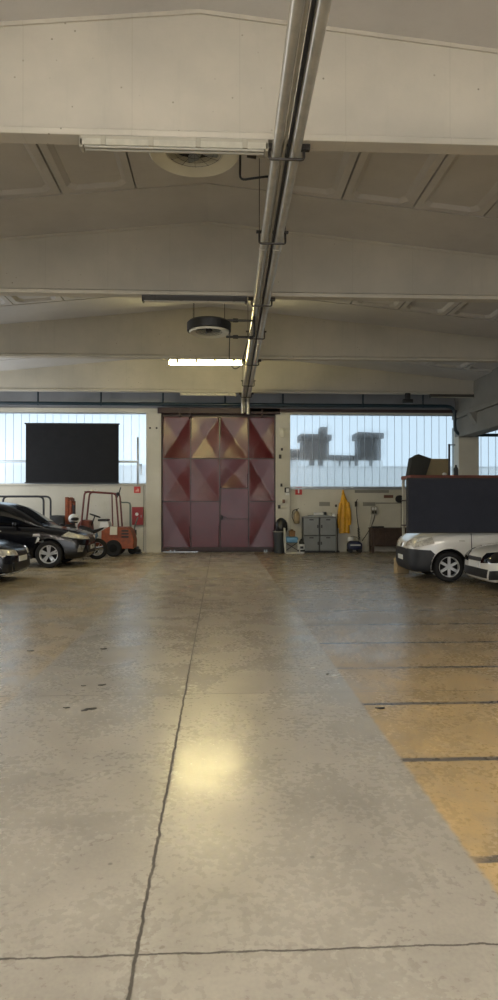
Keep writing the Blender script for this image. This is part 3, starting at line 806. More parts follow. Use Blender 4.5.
def patch(bvh, quad, mode, side=1, n=10, m=5, off=.006, th=.008):
    """a thin fitted panel: quad = 4 corners (bottom-left.. ccw) in the projecting plane"""
    b = MB(); a, c, d, e_ = [Vector(q) for q in quad]; grid = []
    for j in range(m+1):
        row = []
        for i in range(n+1):
            u, v = i/n, j/m; p = (a*(1-u)+c*u)*(1-v) + (e_*(1-u)+d*u)*v
            if mode == 'side': o, dr_ = Vector((p.x, side*3, p.y)), Vector((0, -side, 0))
            elif mode == 'front': o, dr_ = Vector((3, p.x, p.y)), Vector((-1, 0, 0))
            else: o, dr_ = Vector((p.x, p.y, 4)), Vector((0, 0, -1))
            hit = bvh.ray_cast(o, dr_)
            if hit[0] is None: row.append(None)
            else:
                nn = hit[1] if hit[1].dot(dr_) < 0 else -hit[1]
                row.append((b.bm.verts.new(hit[0]+nn*(off+th)), b.bm.verts.new(hit[0]-nn*.01)))
        grid.append(row)
    for j in range(m):
        for i in range(n):
            q = [grid[j][i], grid[j][i+1], grid[j+1][i+1], grid[j+1][i]]
            if any(z is None for z in q): continue
            b.face([z[0] for z in q]); b.face([z[1] for z in reversed(q)])
    bmesh.ops.recalc_face_normals(b.bm, faces=b.bm.faces)
    be = [e1 for e1 in b.bm.edges if len(e1.link_faces) == 1]
    # stitch the rim
    def rim(lst):
        for p_, q_ in zip(lst, lst[1:]):
            if p_ and q_: b.face((p_[0], q_[0], q_[1], p_[1]))
    rim(grid[0]); rim(grid[-1]); rim([r[0] for r in grid]); rim([r[-1] for r in grid])
    return b
def wheel_mesh(r, spokes, wdt=.21, twin=True):
    ty = MB(); rr = r*.68; w2 = wdt/2
    ty.lathe([(rr, -w2*.9), (rr+.03, -w2), (r-.03, -w2), (r-.008, -w2*.8), (r, -w2*.4), (r, w2*.4), (r-.008, w2*.8), (r-.03, w2), (rr+.03, w2), (rr, w2*.9)], axis='Y', seg=36, cap=False)
    rings = []
    ri = MB(); ri.lathe([(rr*.99, -w2*.92), (rr*.93, -w2*.85), (rr*.9, -w2*.3), (rr*.9, w2*.3), (rr*.93, w2*.85), (rr*.99, w2*.92)], axis='Y', seg=36, cap=False)
    for sd in (-1, 1):
        for k in range(spokes):
            for dd in ((-.10, .10) if twin else (0,)):
                a = 2*PI*k/spokes + PI/2; a2 = a+dd*1.6
                p0 = Vector((math.cos(a)*rr*.16, sd*w2*.72, math.sin(a)*rr*.16)); p1 = Vector((math.cos(a2)*rr*.93, sd*w2*.80, math.sin(a2)*rr*.93))
                t = Vector((-math.sin(a), 0, math.cos(a)))
                w0, w1 = rr*.13, rr*.13 if not twin else rr*.085
                A = [p0+t*w0, p0-t*w0, p0-t*w0-Vector((0, sd*.03, 0)), p0+t*w0-Vector((0, sd*.03, 0))]
                B = [p1+t*w1, p1-t*w1, p1-t*w1-Vector((0, sd*.03, 0)), p1+t*w1-Vector((0, sd*.03, 0))]
                ri.ring_loft([A, B])
        ri.lathe([(.001, sd*w2*.8), (rr*.2, sd*w2*.78), (rr*.24, sd*w2*.6), (.001, sd*w2*.55)] , axis='Y', seg=18)
    dk = MB(); dk.lathe([(.001, -.02), (rr*.88, -.02), (rr*.88, .02), (.001, .02)], axis='Y', seg=28)
    return ty, ri, dk
def add_wheels(e, axles, track, r, spokes, twin, rim_mat, wd=.21):
    ty, ri, dk = wheel_mesh(r, spokes, wd, twin)
    tm, rm, dm = ty.mesh('wheel', M['rubber']), ri.mesh('rim', rim_mat), dk.mesh('brake_disc', M['well'])
    for ax in axles:
        for sy in (-1, 1):
            o = bpy.data.objects.new('wheel', tm); COL.objects.link(o); o.parent = e; o.location = (ax, sy*track, r)
            for nm, me in (('rim', rm), ('brake_disc', dm)):
                c = bpy.data.objects.new(nm, me); COL.objects.link(c); c.parent = o
def car(name, loc, rz, label, cat, paint, sp):
    e = empty(name, loc, rz, label, cat)
    W, r = sp['W']/2, sp['r']; ax = sp['axles']
    cut = []; lin_ = MB()
    for a in ax:
        for sy in (-1, 1):
            c = MB(); y0, y1 = (W-.27, W+.3) if sy > 0 else (-W-.3, -W+.27)
            c.lathe([(r+.055, y0), (r+.055, y1)], (a, 0, r+.01), axis='Y', seg=40); cut.append(c)
            # liner
            n = 20; ring0 = []
            for k in range(n+1):
                t = -.15 + (PI+.3)*k/n
                ring0.append((a+(r+.052)*math.cos(t), r+.01+(r+.052)*math.sin(t)))
            ya, yb = (W-.265, W-.03) if sy > 0 else (-W+.03, -W+.265)
            v0 = [lin_.bm.verts.new((p[0], ya, max(p[1], .05))) for p in ring0]; v1 = [lin_.bm.verts.new((p[0], yb, max(p[1], .05))) for p in ring0]
            for k in range(n): lin_.face((v0[k], v0[k+1], v1[k+1], v1[k]))
            yy = (W-.262) if sy > 0 else (-W+.262)
            lin_.face([lin_.bm.verts.new((p[0], yy, max(p[1], .05))) for p in ring0])
    body = carve(loft_body(sp['body']), paint, cut); cab = carve(loft_body(sp['cab']), paint, [], 2, 'cabin')
    for nm, me in (('body', body), ('cabin', cab)):
        o = bpy.data.objects.new(nm, me); COL.objects.link(o); o.parent = e
    lin_.build('wheel_arch_liner', M['well'], e, 0)
    bv = bvh_of([body, cab])
    add_wheels(e, ax, W-.115, r, sp.get('spokes', 5), sp.get('twin', True), sp.get('rim', M['alloy']))
    for nm, quad, mode, m_, n_, mm in sp['patches']:
        sides = (1, -1) if mode == 'side' else (0,)
        if mode == 'fpair': mode2, sides = 'front', (1, -1)
        else: mode2 = mode
        for s_ in sides:
            q = quad
            if mode == 'fpair' and s_ < 0: q = [(-p[0], p[1]) for p in quad]
            pb = patch(bv, q, mode2, s_, n_, mm)
            if len(pb.bm.faces): pb.build(nm, m_, e, 50)
    for s_ in (-1, 1):   # mirrors
        mx, mz = sp['mirror']; q = MB(); mo_ = sp.get('mirror_out', .07); q.obox((mx, s_*(W+mo_), mz), (.10, .18 if mo_ > 0 else .08, .13), (0, 0, s_*.15), .03); q.obox((mx, s_*(W+mo_-.12), mz-.05), (.05, .16, .03), (0, 0, 0), .01)
        mo = q.build('door_mirror', sp.get('mirror_mat', paint), e)
    return e

# black SUV at the left, nose to the right
suv = dict(W=1.84, r=.345, axles=(-.92, -3.58), spokes=5, twin=True, mirror=(-1.72, 1.1), mirror_mat=M['navy_paint'],
  body=[(0, .36, .60, .66, .42, .34), (-.04, .26, .68, .80, .68, .56), (-.16, .20, .74, .87, .82, .68), (-.4, .20, .82, .94, .885, .76), (-.9, .21, .93, 1.02, .915, .80), (-1.35, .22, .99, 1.09, .92, .80),
        (-2.2, .22, 1.02, 1.11, .92, .82), (-3.2, .22, 1.04, 1.13, .92, .82), (-3.9, .24, 1.04, 1.15, .91, .8), (-4.3, .30, .98, 1.12, .86, .74), (-4.42, .40, .85, .98, .76, .6)],
  cab=[(-1.02, .98, 1.03, 1.06, .74, .62), (-1.35, .98, 1.18, 1.25, .79, .64), (-1.85, .98, 1.50, 1.58, .79, .60), (-2.3, .98, 1.62, 1.68, .77, .60), (-3.2, .98, 1.60, 1.68, .77, .60), (-3.9, .98, 1.45, 1.56, .76, .58), (-4.25, .98, 1.12, 1.2, .74, .6)],
  patches=[('side_window', [(-2.35, 1.14), (-1.50, 1.14), (-1.92, 1.50), (-2.35, 1.53)], 'side', M['glass_dark'], 10, 6),
           ('side_window', [(-3.25, 1.14), (-2.42, 1.14), (-2.42, 1.53), (-3.2, 1.50)], 'side', M['glass_dark'], 10, 6),
           ('rear_quarter_window', [(-3.85, 1.16), (-3.32, 1.15), (-3.32, 1.48), (-3.7, 1.42)], 'side', M['glass_dark'], 6, 5),
           ('windscreen', [(-1.82, -.56), (-1.16, -.60), (-1.16, .60), (-1.82, .56)], 'top', M['glass_dark'], 8, 12),
           ('headlight', [(-.62, .80), (-.12, .72), (-.10, .80), (-.46, .905)], 'side', M['lamp_glass'], 10, 4),
           ('headlight', [(.30, .70), (.72, .72), (.76, .82), (.36, .77)], 'fpair', M['lamp_glass'], 8, 4),
           ('grille', [(-.34, .62), (.34, .62), (.3, .74), (-.3, .74)], 'front', M['black'], 8, 4),
           ('lower_grille', [(-.5, .36), (.5, .36), (.56, .56), (-.56, .56)], 'front', M['bumper'], 8, 4),
           ('fog_lamp_surround', [(-.22, .40), (-.10, .40), (-.06, .56), (-.18, .58)], 'side', M['chrome'], 4, 4),
           ('side_vent', [(-1.32, .80), (-1.12, .80), (-1.15, .87), (-1.30, .86)], 'side', M['chrome'], 4, 3),
           ('badge', [(-1.24, .62), (-1.08, .62), (-1.16, .78), (-1.2, .78)], 'side', M['white_plastic'], 4, 3),
           ('sill', [(-3.1, .24), (-1.36, .24), (-1.36, .34), (-3.1, .34)], 'side', M['bumper'], 10, 3),
           ('number_plate', [(-.26, .44), (.26, .44), (.26, .55), (-.26, .55)], 'front', M['plate'], 6, 2),
           ('door_handle', [(-2.3, .92), (-2.1, .92), (-2.1, .95), (-2.3, .95)], 'side', M['chrome'], 4, 2),
           ('tail_light', [(-4.2, .85), (-4.02, .85), (-4.02, 1.1), (-4.18, 1.1)], 'side', M['red'], 4, 4)])
xw = PX(49, 16.5)
car('car', (xw+.92, 16.5+.86, 0), 0, 'black SUV parked at the left, nose towards the orange forklift', 'car', M['navy_paint'], suv)

# dark blue car, only the nose in view at the far left
hatch_patches = lambda lo: [
           ('side_window', [(-2.2, .98), (-1.35, .98), (-1.75, 1.28), (-2.2, 1.32)], 'side', M['glass_dark'], 10, 6),
           ('side_window', [(-3.0, .98), (-2.28, .98), (-2.28, 1.32), (-2.95, 1.28)], 'side', M['glass_dark'], 8, 6),
           ('windscreen', [(-1.62, -.50), (-1.0, -.55), (-1.0, .55), (-1.62, .50)], 'top', M['glass_dark'], 8, 12),
           ('headlight', [(-.58, .60), (-.14, .56), (-.12, .66), (-.46, .76)], 'side', lo, 10, 4),
           ('headlight', [(.32, .56), (.68, .58), (.70, .70), (.36, .66)], 'fpair', lo, 8, 4),
           ('grille', [(-.5, .26), (.5, .26), (.55, .42), (-.55, .42)], 'front', M['black'], 10, 4),
           ('upper_grille', [(-.3, .55), (.3, .55), (.28, .62), (-.28, .62)], 'front', M['black'], 8, 3),
           ('number_plate', [(-.26, .43), (.26, .43), (.26, .54), (-.26, .54)], 'front', M['plate'], 6, 2),
           ('bumper_intake', [(.56, .24), (.74, .26), (.74, .42), (.60, .40)], 'fpair', M['black'], 4, 4),
           ('tail_light', [(-3.75, .72), (-3.6, .72), (-3.6, .95), (-3.72, .95)], 'side', M['red'], 4, 4)]
def hatch(paint):
    return dict(W=1.68, r=.30, axles=(-.78, -3.22), spokes=7, twin=False, mirror=(-1.4, .98),
      body=[(0, .28, .50, .56, .40, .32), (-.04, .20, .58, .66, .64, .5), (-.15, .16, .63, .74, .75, .62), (-.4, .16, .70, .81, .81, .68), (-.8, .17, .80, .88, .835, .70), (-1.2, .18, .86, .95, .84, .72),
            (-2.2, .18, .88, .98, .84, .74), (-3.2, .18, .90, 1.0, .83, .74), (-3.75, .22, .86, .98, .79, .66), (-3.9, .32, .72, .84, .70, .55)],
      cab=[(-.9, .84, .90, .92, .68, .56), (-1.2, .84, 1.05, 1.10, .72, .58), (-1.65, .84, 1.30, 1.38, .71, .54), (-2.1, .84, 1.40, 1.46, .70, .54), (-3.0, .84, 1.36, 1.44, .70, .54), (-3.5, .84, 1.2, 1.3, .69, .52), (-3.75, .84, .95, 1.02, .67, .54)],
      patches=hatch_patches(M['lamp_glass']))
hp = hatch(M['blue_paint'])
hp['patches'].append(('bumper_lip', [(-.7, .185), (.7, .185), (.7, .225), (-.7, .225)], 'front', M['white_plastic'], 12, 2))
car('car', (PX(21, 13.6), 13.75, 0), 0, 'dark blue car at the left edge, in front of the black SUV', 'car', M['blue_paint'], hp)
hp = hatch(M['white_paint'])
hp['patches'] = [p_ for p_ in hp['patches'] if p_[0] != 'headlight'] + [
           ('headlight', [(-.62, .62), (-.12, .55), (-.10, .66), (-.42, .78)], 'side', M['glass_dark'], 10, 4),
           ('headlight', [(.30, .52), (.70, .55), (.76, .76), (.36, .70)], 'fpair', M['glass_dark'], 12, 8)]
car('car', (PX(472, 12.1), 12.0, 0), PI, 'white car at the right edge, nose in front of the white van wheel', 'car', M['white_paint'], hp)

# white van with dark bumper
van = dict(W=1.72, r=.315, axles=(-.80, -3.32), spokes=6, twin=False, mirror=(-1.35, 1.22), mirror_mat=M['black'], mirror_out=-.10,
  body=[(0, .34, .58, .64, .44, .36), (-.04, .24, .66, .80, .66, .56), (-.14, .18, .74, .93, .78, .62), (-.34, .18, .86, 1.02, .835, .66), (-.75, .19, .96, 1.09, .86, .72), (-1.15, .2, 1.02, 1.16, .86, .74),
        (-2.0, .2, 1.05, 1.2, .86, .78), (-3.2, .2, 1.05, 1.22, .86, .78), (-3.75, .22, 1.05, 1.22, .85, .78), (-3.9, .30, 1.0, 1.18, .82, .74)],
  cab=[(-.80, 1.02, 1.07, 1.1, .70, .6), (-1.1, 1.02, 1.3, 1.36, .76, .62), (-1.5, 1.02, 1.56, 1.64, .76, .62), (-1.9, 1.02, 1.66, 1.72, .76, .64), (-3.2, 1.02, 1.66, 1.73, .77, .66), (-3.8, 1.02, 1.62, 1.70, .77, .66), (-3.88, 1.02, 1.5, 1.58, .76, .64)],
  patches=[('side_window', [(-2.1, 1.24), (-1.2, 1.24), (-1.55, 1.52), (-2.1, 1.56)], 'side', M['glass_dark'], 10, 6),
           ('windscreen', [(-1.45, -.52), (-.92, -.56), (-.92, .56), (-1.45, .52)], 'top', M['glass_dark'], 8, 12),
           ('headlight', [(-.50, .80), (-.10, .70), (-.08, .78), (-.46, .93)], 'side', M['lamp_glass'], 10, 4),
           ('headlight', [(.34, .72), (.66, .76), (.70, .90), (.36, .82)], 'fpair', M['lamp_glass'], 8, 4),
           ('grille', [(-.36, .60), (.36, .60), (.34, .68), (-.34, .68)], 'front', M['black'], 8, 3),
           ('bumper', [(-.90, .205), (-.06, .22), (-.02, .68), (-.42, .66)], 'side', M['bumper'], 44, 24),
           ('bumper', [(-.80, .22), (.80, .22), (.76, .66), (-.76, .66)], 'front', M['bumper'], 20, 8),
           ('badge', [(-.07, .70), (.07, .70), (.07, .78), (-.07, .78)], 'front', M['chrome'], 4, 3),
           ('door_seam', [(-1.262, .34), (-1.25, .34), (-1.25, 1.12), (-1.262, 1.12)], 'side', M['black'], 2, 10),
           ('sill', [(-3.0, .22), (-1.2, .22), (-1.2, .32), (-3.0, .32)], 'side', M['bumper'], 10, 3),
           ('indicator', [(-1.12, .84), (-1.0, .84), (-1.0, .87), (-1.12, .87)], 'side', M['lamp_glass'], 3, 2),
           ('tail_light', [(-3.84, .8), (-3.74, .8), (-3.74, 1.25), (-3.84, 1.25)], 'side', M['red'], 3, 5)])
vx = PX(451, 13.15)
ve = car('van', (vx-.83, 13.15+.79, 0), PI-math.radians(2.5), 'small white van with dark bumper, nose left, under the charcoal board', 'van', M['white_paint'], van)
q = MB(); q.obox((.012, 0, .47), (.02, .40, .10), (0, 0, 0), .004); q.build('number_plate', M['plate'], ve)

# charcoal board resting on the van's wing
bdY = 12.90
x0, x1 = PX(407, bdY), PX(499, bdY); z0, z1 = PZ(533, bdY, 440), PZ(478, bdY, 440)
e = empty('display_board', ((x0+x1)/2, bdY, z0), 0, 'large charcoal rectangular board standing over the bonnet of the white van', 'board')
b = MB(); b.box(x0, x1, bdY, bdY+.04, z0, z1, .004); part(b, 'panel', M['board2'], e, 0)
b = MB(); b.box(x0-.005, x0+.03, bdY-.008, bdY+.05, z0, z1, .003); b.box(x0, x1, bdY-.008, bdY+.05, z1-.025, z1+.005, .003); b.box(x0, x1, bdY-.008, bdY+.05, z0-.005, z0+.02, .003)
part(b, 'rim', M['black'], e, 0)

# tan chock block in front of the van
b = MB(); a = floor_xy(401, 573)
b.prism([(a[0]-.09, 0), (a[0]+.20, 0), (a[0]+.18, .12), (a[0]-.02, .32), (a[0]-.09, .34)], a[1], a[1]+.3, bev=.008)
tag(b.build('wheel_chock', M['tan']), 'tan wedge-shaped block on the floor by the van\'s front bumper', 'block')

# ------------------------------------------------------------------ rack behind the van and what lies on it
RY = 16.0
x0, x1 = PX(411, RY), PX(411, RY)+2.8; zsf = PZ(477.5, RY, 440)
e = empty('storage_rack', ((x0+x1)/2, RY, 0), 0, 'white-posted rack with red-brown top shelf behind the white van', 'rack')
for xx in (x0, x1-.06):
    for yy in (RY, RY+.74):
        q = MB(); q.box(xx, xx+.06, yy, yy+.06, 0, zsf-.03, .004); part(q, 'post', M['white_post'], e, 0)
for zz_, m_ in ((.35, M['brown']), (1.05, M['brown']), (1.7, M['brown']), (zsf-.03, M['red_wood'])):
    q = MB(); q.box(x0-.02, x1+.02, RY-.02, RY+.82, zz_, zz_+.09 if zz_ > 2 else zz_+.03, .004); part(q, 'shelf', m_, e, 0)
st = zsf+.06
def rackbox(name, m_, pxa, pxb, pytop, ry, rot, label, cat, dep=.35):
    y = RY+.15+ry; xa, xb = PX(pxa, y), PX(pxb, y); zt_ = PZ(pytop, y, pxa); H_ = zt_-st
    e = empty(name, ((xa+xb)/2, y+dep/2, st), rot, label, cat)
    w_ = (xb-xa)/2
    q = MB(); q.box(-w_, w_, -dep/2, dep/2, 0, H_, .006); q.build('body', m_, e, 0)
    q = MB(); q.box(-w_-.008, w_+.008, -dep/2-.008, dep/2+.008, H_-.05, H_+.008, .004); q.build('lid', m_, e, 0)
    return e
# leaning dark crate
ya = RY+.2
def pp(px_, py_): v = P(px_, py_, ya); return (v.x, v.z)
b = MB(); b.prism([(pp(409, 474)[0], st), (pp(426, 474)[0], st), pp(431.5, 458.5), pp(418.5, 454), pp(414, 457), pp(412, 457.5)], ya, ya+.3, bev=.006)
tag(b.build('crate', M['dark_box']), 'dark angular crate tilted on the left end of the rack\'s top shelf', 'crate')
rackbox('carton', M['cardboard'], 427, 448.5, 459, .34, 0, 'olive-brown carton on the rack top, right of the dark crate', 'box', .28)
b = MB(); xq = PX(449.5, ya); b.box(xq-.02, xq+.025, ya, ya+.04, st, PZ(444, ya, 450), .003); b.box(xq-.02, xq+.16, ya, ya+.03, PZ(444.5, ya), PZ(443.5, ya))
tag(b.build('upright_bar', M['pipe_dark']), 'thin dark upright bar on the rack top by the olive carton', 'bar')
b = MB(); xq = PX(456, ya); b.lathe([(.055, st), (.06, st+.01), (.06, st+.17), (.03, st+.22), (.025, st+.26), (.028, st+.27)], (xq, ya, 0), seg=16)
tag(b.build('bottle', M['bin']), 'small dark green bottle on the rack top near its right side', 'bottle')
b = MB(); xq = PX(444.5, ya-.1); b.lathe([(.04, st), (.055, st+.02), (.05, st+.05), (.02, st+.07)], (xq, ya-.1, 0), seg=16)
tag(b.build('cup', M['white_plastic']), 'tiny white cup on the front edge of the rack top', 'cup')

# ------------------------------------------------------------------ forklift (orange) and yard tractor
FY = 19.95
fk = empty('forklift', (PX(112, FY), FY+.5, 0), 0, 'old orange forklift with maroon overhead guard by the far wall', 'forklift')
def fp(px_, py_, Y=FY): v = P(px_, py_, Y); return (v.x, v.z)
ya, yb = FY, FY+.95
b = MB()
poly = [fp(100.5, 549), fp(133, 549), fp(133.5, 541), fp(131, 531), fp(127, 527.5), fp(108, 527), fp(101, 531)]
b.prism(poly, ya+.06, yb-.06, bev=.02); part(b, 'body', M['orange'], fk, 0)
b = MB(); b.prism([fp(109.5, 535), fp(110, 526.5), fp(117, 526.5), fp(117, 535)], ya+.03, ya+.09, bev=.006); part(b, 'side_panel', M['cream'], fk, 0)
b = MB()
for k in range(3): z_ = fp(0, 531+3*k)[1]; b.box(fp(122, 0)[0], fp(129, 0)[0], ya+.03, ya+.07, z_-.03, z_+.02, .004)
part(b, 'vent', M['black'], fk, 0)
b = MB(); b.prism([fp(75, 549), fp(100, 549), fp(100, 543), fp(89, 541), fp(88, 521), fp(80, 520), fp(76.5, 525)], ya+.12, yb-.12, bev=.02); part(b, 'cowl', M['orange_dark'], fk, 0)
for yy in (ya+.1, yb-.1):
    b = MB(); F0, F1, F2, F3 = fp(80, 529), fp(84, 491.5), fp(115.5, 493.5), fp(118, 528)
    b.tube([(F0[0], yy, F0[1]), (F1[0], yy, F1[1]), (F2[0], yy, F2[1]), (F3[0], yy, F3[1])], .03, 8, bend=.12); part(b, 'guard_frame', M['maroon_tube'], fk)
b = MB()
for t in (0, .25, .5, .75, 1):
    xx = F1[0]*(1-t)+F2[0]*t; zz_ = F1[1]*(1-t)+F2[1]*t; b.tube([(xx, ya+.1, zz_), (xx, yb-.1, zz_)], .018, 6)
part(b, 'guard_bars', M['maroon_tube'], fk)
b = MB(); xq, zq = fp(114.5, 0)[0], 0; G = fp(112, 531)
b.tube([(G[0], ya+.16, G[1]), (fp(111, 493.5)[0], ya+.16, fp(111, 493.5)[1])], .022, 8); part(b, 'guard_post', M['maroon_tube'], fk)
b = MB(); zz_ = fp(0, 521)[1]; b.box(fp(97, 0)[0], fp(107, 0)[0], ya+.25, yb-.25, zz_-.02, zz_+.05, .02); part(b, 'seat', M['seat'], fk)
b = MB(); b.prism([fp(98, 528), fp(108, 528), fp(107, 522), fp(99, 522)], ya+.2, yb-.2, bev=.01); part(b, 'seat_base', M['white_plastic'], fk, 0)
b = MB(); c = Vector((fp(93, 0)[0], ya+.47, fp(0, 516)[1])); ux = Vector((.94, 0, -.34)); uy = Vector((0, 1, 0))
b.tube([c+(ux*math.cos(2*PI*k/20)+uy*math.sin(2*PI*k/20))*.17 for k in range(20)], .015, 6, closed=True)
b.tube([c-ux*.17, c+ux*.17], .01, 6); b.tube([c, (fp(89, 0)[0], ya+.47, fp(0, 527)[1])], .02, 8); part(b, 'steering_wheel', M['black'], fk)
b = MB(); L0, L1 = fp(124, 502), fp(120.5, 500)
b.tube([(fp(116, 0)[0], ya+.1, fp(0, 500)[1]), (fp(119, 0)[0], ya+.1, fp(0, 494)[1]), (fp(121, 0)[0], ya+.1, fp(0, 487)[1])], .018, 8); b.ball((fp(118.3, 0)[0], ya+.08, fp(0, 494)[1]), .06); part(b, 'work_lamp', M['black'], fk)
b = MB(); b.ball((fp(90.5, 0)[0]+.05, ya+.12, fp(0, 490.3)[1]), .06, (1, 1, .6)); part(b, 'beacon', M['cream'], fk)
for (xx, rr_) in ((fp(114, 0)[0], .26), (fp(86, 0)[0], .30)):
    for yy in (ya+.09, yb-.09):
        q = MB(); q.lathe([(rr_*.5, -.08), (rr_-.03, -.09), (rr_, -.06), (rr_, .06), (rr_-.03, .09), (rr_*.5, .08)], (xx, yy, rr_), axis='Y', seg=28); wo = part(q, 'wheel', M['rubber'], fk)
        q = MB(); q.lathe([(.01, -.1), (rr_*.3, -.1), (rr_*.52, -.075), (rr_*.52, .075), (rr_*.3, .1), (.01, .1)], (xx, yy, rr_), axis='Y', seg=20); ro = q.build('hub', M['well'], None); ro.parent = wo
b = MB(); m0, m1 = fp(65, 0)[0], fp(71, 0)[0]; mt = fp(0, 497)[1]
for yy in (ya+.14, yb-.24): b.box(m0, m0+.1, yy, yy+.10, .08, mt, .008); b.box(m0+.1, m1, yy+.02, yy+.08, .08, mt-.12, .006)
for zz_ in (.3, 1.0, mt-.08): b.box(m0+.01, m1-.03, ya+.2, yb-.2, zz_-.05, zz_+.05)
part(b, 'mast', M['orange'], fk, 0)
b = MB(); b.tube([(m1+.02, ya+.45, .2), (m1+.02, ya+.45, mt-.25)], .035, 10); b.tube([(m1+.03, ya+.2, mt-.2), (m1+.06, ya+.25, 1.0)], .015, 6); part(b, 'lift_cylinder', M['pipe_dark'], fk)
b = MB(); b.box(m1, fp(80, 0)[0]+.05, ya+.2, yb-.2, .25, .4, .01); part(b, 'mast_mount', M['orange_dark'], fk, 0)
for yy in (ya+.2, yb-.32):
    b = MB(); b.prism([(m0-.9, .05), (m0, .05), (m0, .5), (m0-.05, .5), (m0-.05, .1), (m0-.9, .07)], yy, yy+.1); part(b, 'fork', M['pipe_dark'], fk, 0)

# yard tractor with black roll bar, behind the SUV
yt = empty('yard_tractor', (PX(28, 19.9), 20.4, 0), 0, 'dark yard tractor with grey roll bar behind the black SUV', 'tractor')
for k, (yy, pxx) in enumerate(((19.85, 43.5), (20.75, 50.5))):
    b = MB(); A = P(pxx, 560, yy); zt_ = PZ(496.5, yy, 40)
    b.tube([(A.x, yy, .9), (A.x, yy, 1.25)], .035, 8)
    b.tube([(A.x-1.5, yy, .7), (A.x-1.5, yy, zt_), (A.x, yy, zt_), (A.x, yy, .7)], .032, 8, bend=.16); part(b, 'roll_bar', M['pipe_dark'], yt)
b = MB()
b.tube([(-6.2, 19.85, PZ(496.5, 19.85, 40)), (-6.2, 20.75, PZ(496.5, 20.75, 40))], .025, 8); part(b, 'cross_bar', M['pipe_dark'], yt)
b = MB(); zt_ = PZ(515.5, 19.9, 57)
b.prism([(PX(51, 19.9), .35), (PX(64, 19.9), .35), (PX(64, 19.9), zt_-.06), (PX(60, 19.9), zt_-.01), (PX(49.5, 19.9), zt_)], 19.9, 20.7, bev=.03); part(b, 'bonnet', M['black'], yt)
b = MB(); b.box(-7.2, PX(51.5, 19.9), 19.95, 20.65, .35, .85, .04); b.box(-6.6, -6.1, 20.05, 20.55, .85, 1.0, .04); b.box(-6.7, -6.55, 20.05, 20.55, .9, 1.35, .04); part(b, 'chassis', M['pipe_dark'], yt)
for xx, rr_ in ((-6.7, .36), (-5.15, .26)):
    for yy in (19.9, 20.7):
        q = MB(); q.lathe([(.02, -.08), (rr_-.03, -.09), (rr_, -.06), (rr_, .06), (rr_-.03, .09), (.02, .08)], (xx, yy, rr_), axis='Y', seg=28); part(q, 'wheel', M['rubber'], yt)

# motorcycle between SUV and forklift
mb = empty('motorcycle', (-4.1, 19.05, 0), 0, 'black and grey motorcycle parked between the black SUV and the orange forklift', 'motorcycle')
MY = 19.05
def mp(px_, py_): v = P(px_, py_, MY); return (v.x, v.z)
xr = mp(98, 0)[0]-.0; xf = xr-1.32
for xx in (xr, xf):
    q = MB(); q.lathe([(.20, -.05), (.27, -.06), (.31, -.03), (.31, .03), (.27, .06), (.20, .05)], (xx, MY, .31), axis='Y', seg=30, cap=False)
    wo = part(q, 'wheel', M['rubber'], mb)
    q = MB(); q.lathe([(.205, -.03), (.19, -.03), (.19, .03), (.205, .03)], (xx, MY, .31), axis='Y', seg=30, cap=False)
    for k in range(6): a = PI*k/3; q.tube([(xx, MY, .31), (xx+.2*math.cos(a), MY, .31+.2*math.sin(a))], .012, 6)
    q.lathe([(.01, -.05), (.05, -.05), (.05, .05), (.01, .05)], (xx, MY, .31), axis='Y', seg=14)
    ro = q.build('rim', M['alloy'], None); ro.parent = wo
b = MB(); rings = []
for (px_, zt_, zb_, w_) in ((80, .98, .80, .06), (84, 1.0, .74, .13), (90, .94, .72, .14), (94, .87, .74, .12), (99, .90, .80, .11), (103, .93, .87, .06), (104.5, .94, .91, .02)):
    x_ = mp(px_, 0)[0]; rings.append([(x_, MY+w_*math.cos(t), (zt_+zb_)/2 + (zt_-zb_)/2*math.sin(t)) for t in [2*PI*k/12 for k in range(12)]])
b.ring_loft(rings); part(b, 'seat', M['seat'], mb)
b = MB(); rings = []
for (x_, zt_, zb_, w_) in ((xf+.35, .95, .82, .05), (xf+.42, 1.04, .78, .13), (xf+.6, 1.04, .74, .15), (xf+.72, .95, .74, .10)):
    rings.append([(x_, MY+w_*math.cos(t), (zt_+zb_)/2 + (zt_-zb_)/2*math.sin(t)) for t in [2*PI*k/12 for k in range(12)]])
b.ring_loft(rings); part(b, 'fuel_tank', M['black'], mb)
b = MB(); b.prism([mp(89, 540), mp(98, 532), mp(99, 536), mp(93, 543)], MY-.16, MY-.10, bev=.01); b.prism([mp(83, 536), mp(90, 533), mp(91, 541), mp(86, 540)], MY-.17, MY-.11, bev=.01); part(b, 'side_fairing', M['blue_bag'], mb)
b = MB(); b.tube([(xf+.55, MY-.1, .40), (xf+.8, MY-.14, .30), (xr-.15, MY-.17, .30), (xr+.22, MY-.18, .36)], [.022, .025, .045, .05], 10); part(b, 'exhaust', M['chrome'], mb)
b = MB(); b.box(xf+.45, xf+.85, MY-.15, MY+.15, .25, .62, .05); b.lathe([(.02, -.18), (.11, -.17), (.12, .17), (.02, .18)], (xf+.72, MY, .38), axis='Y', seg=18); part(b, 'engine', M['alu'], mb)
b = MB()
b.tube([(xf+.25, MY, .98), (xf+.5, MY, .70), (xf+.8, MY, .66), (xr-.3, MY, .78), (xr+.1, MY, .86)], .022, 8); b.tube([(xf+.8, MY-.08, .6), (xr, MY-.08, .31)], .022, 8); b.tube([(xf+.8, MY+.08, .6), (xr, MY+.08, .31)], .022, 8); b.tube([(xr-.25, MY-.1, .75), (xr-.12, MY-.1, .35)], .02, 8); part(b, 'frame', M['pipe_dark'], mb)
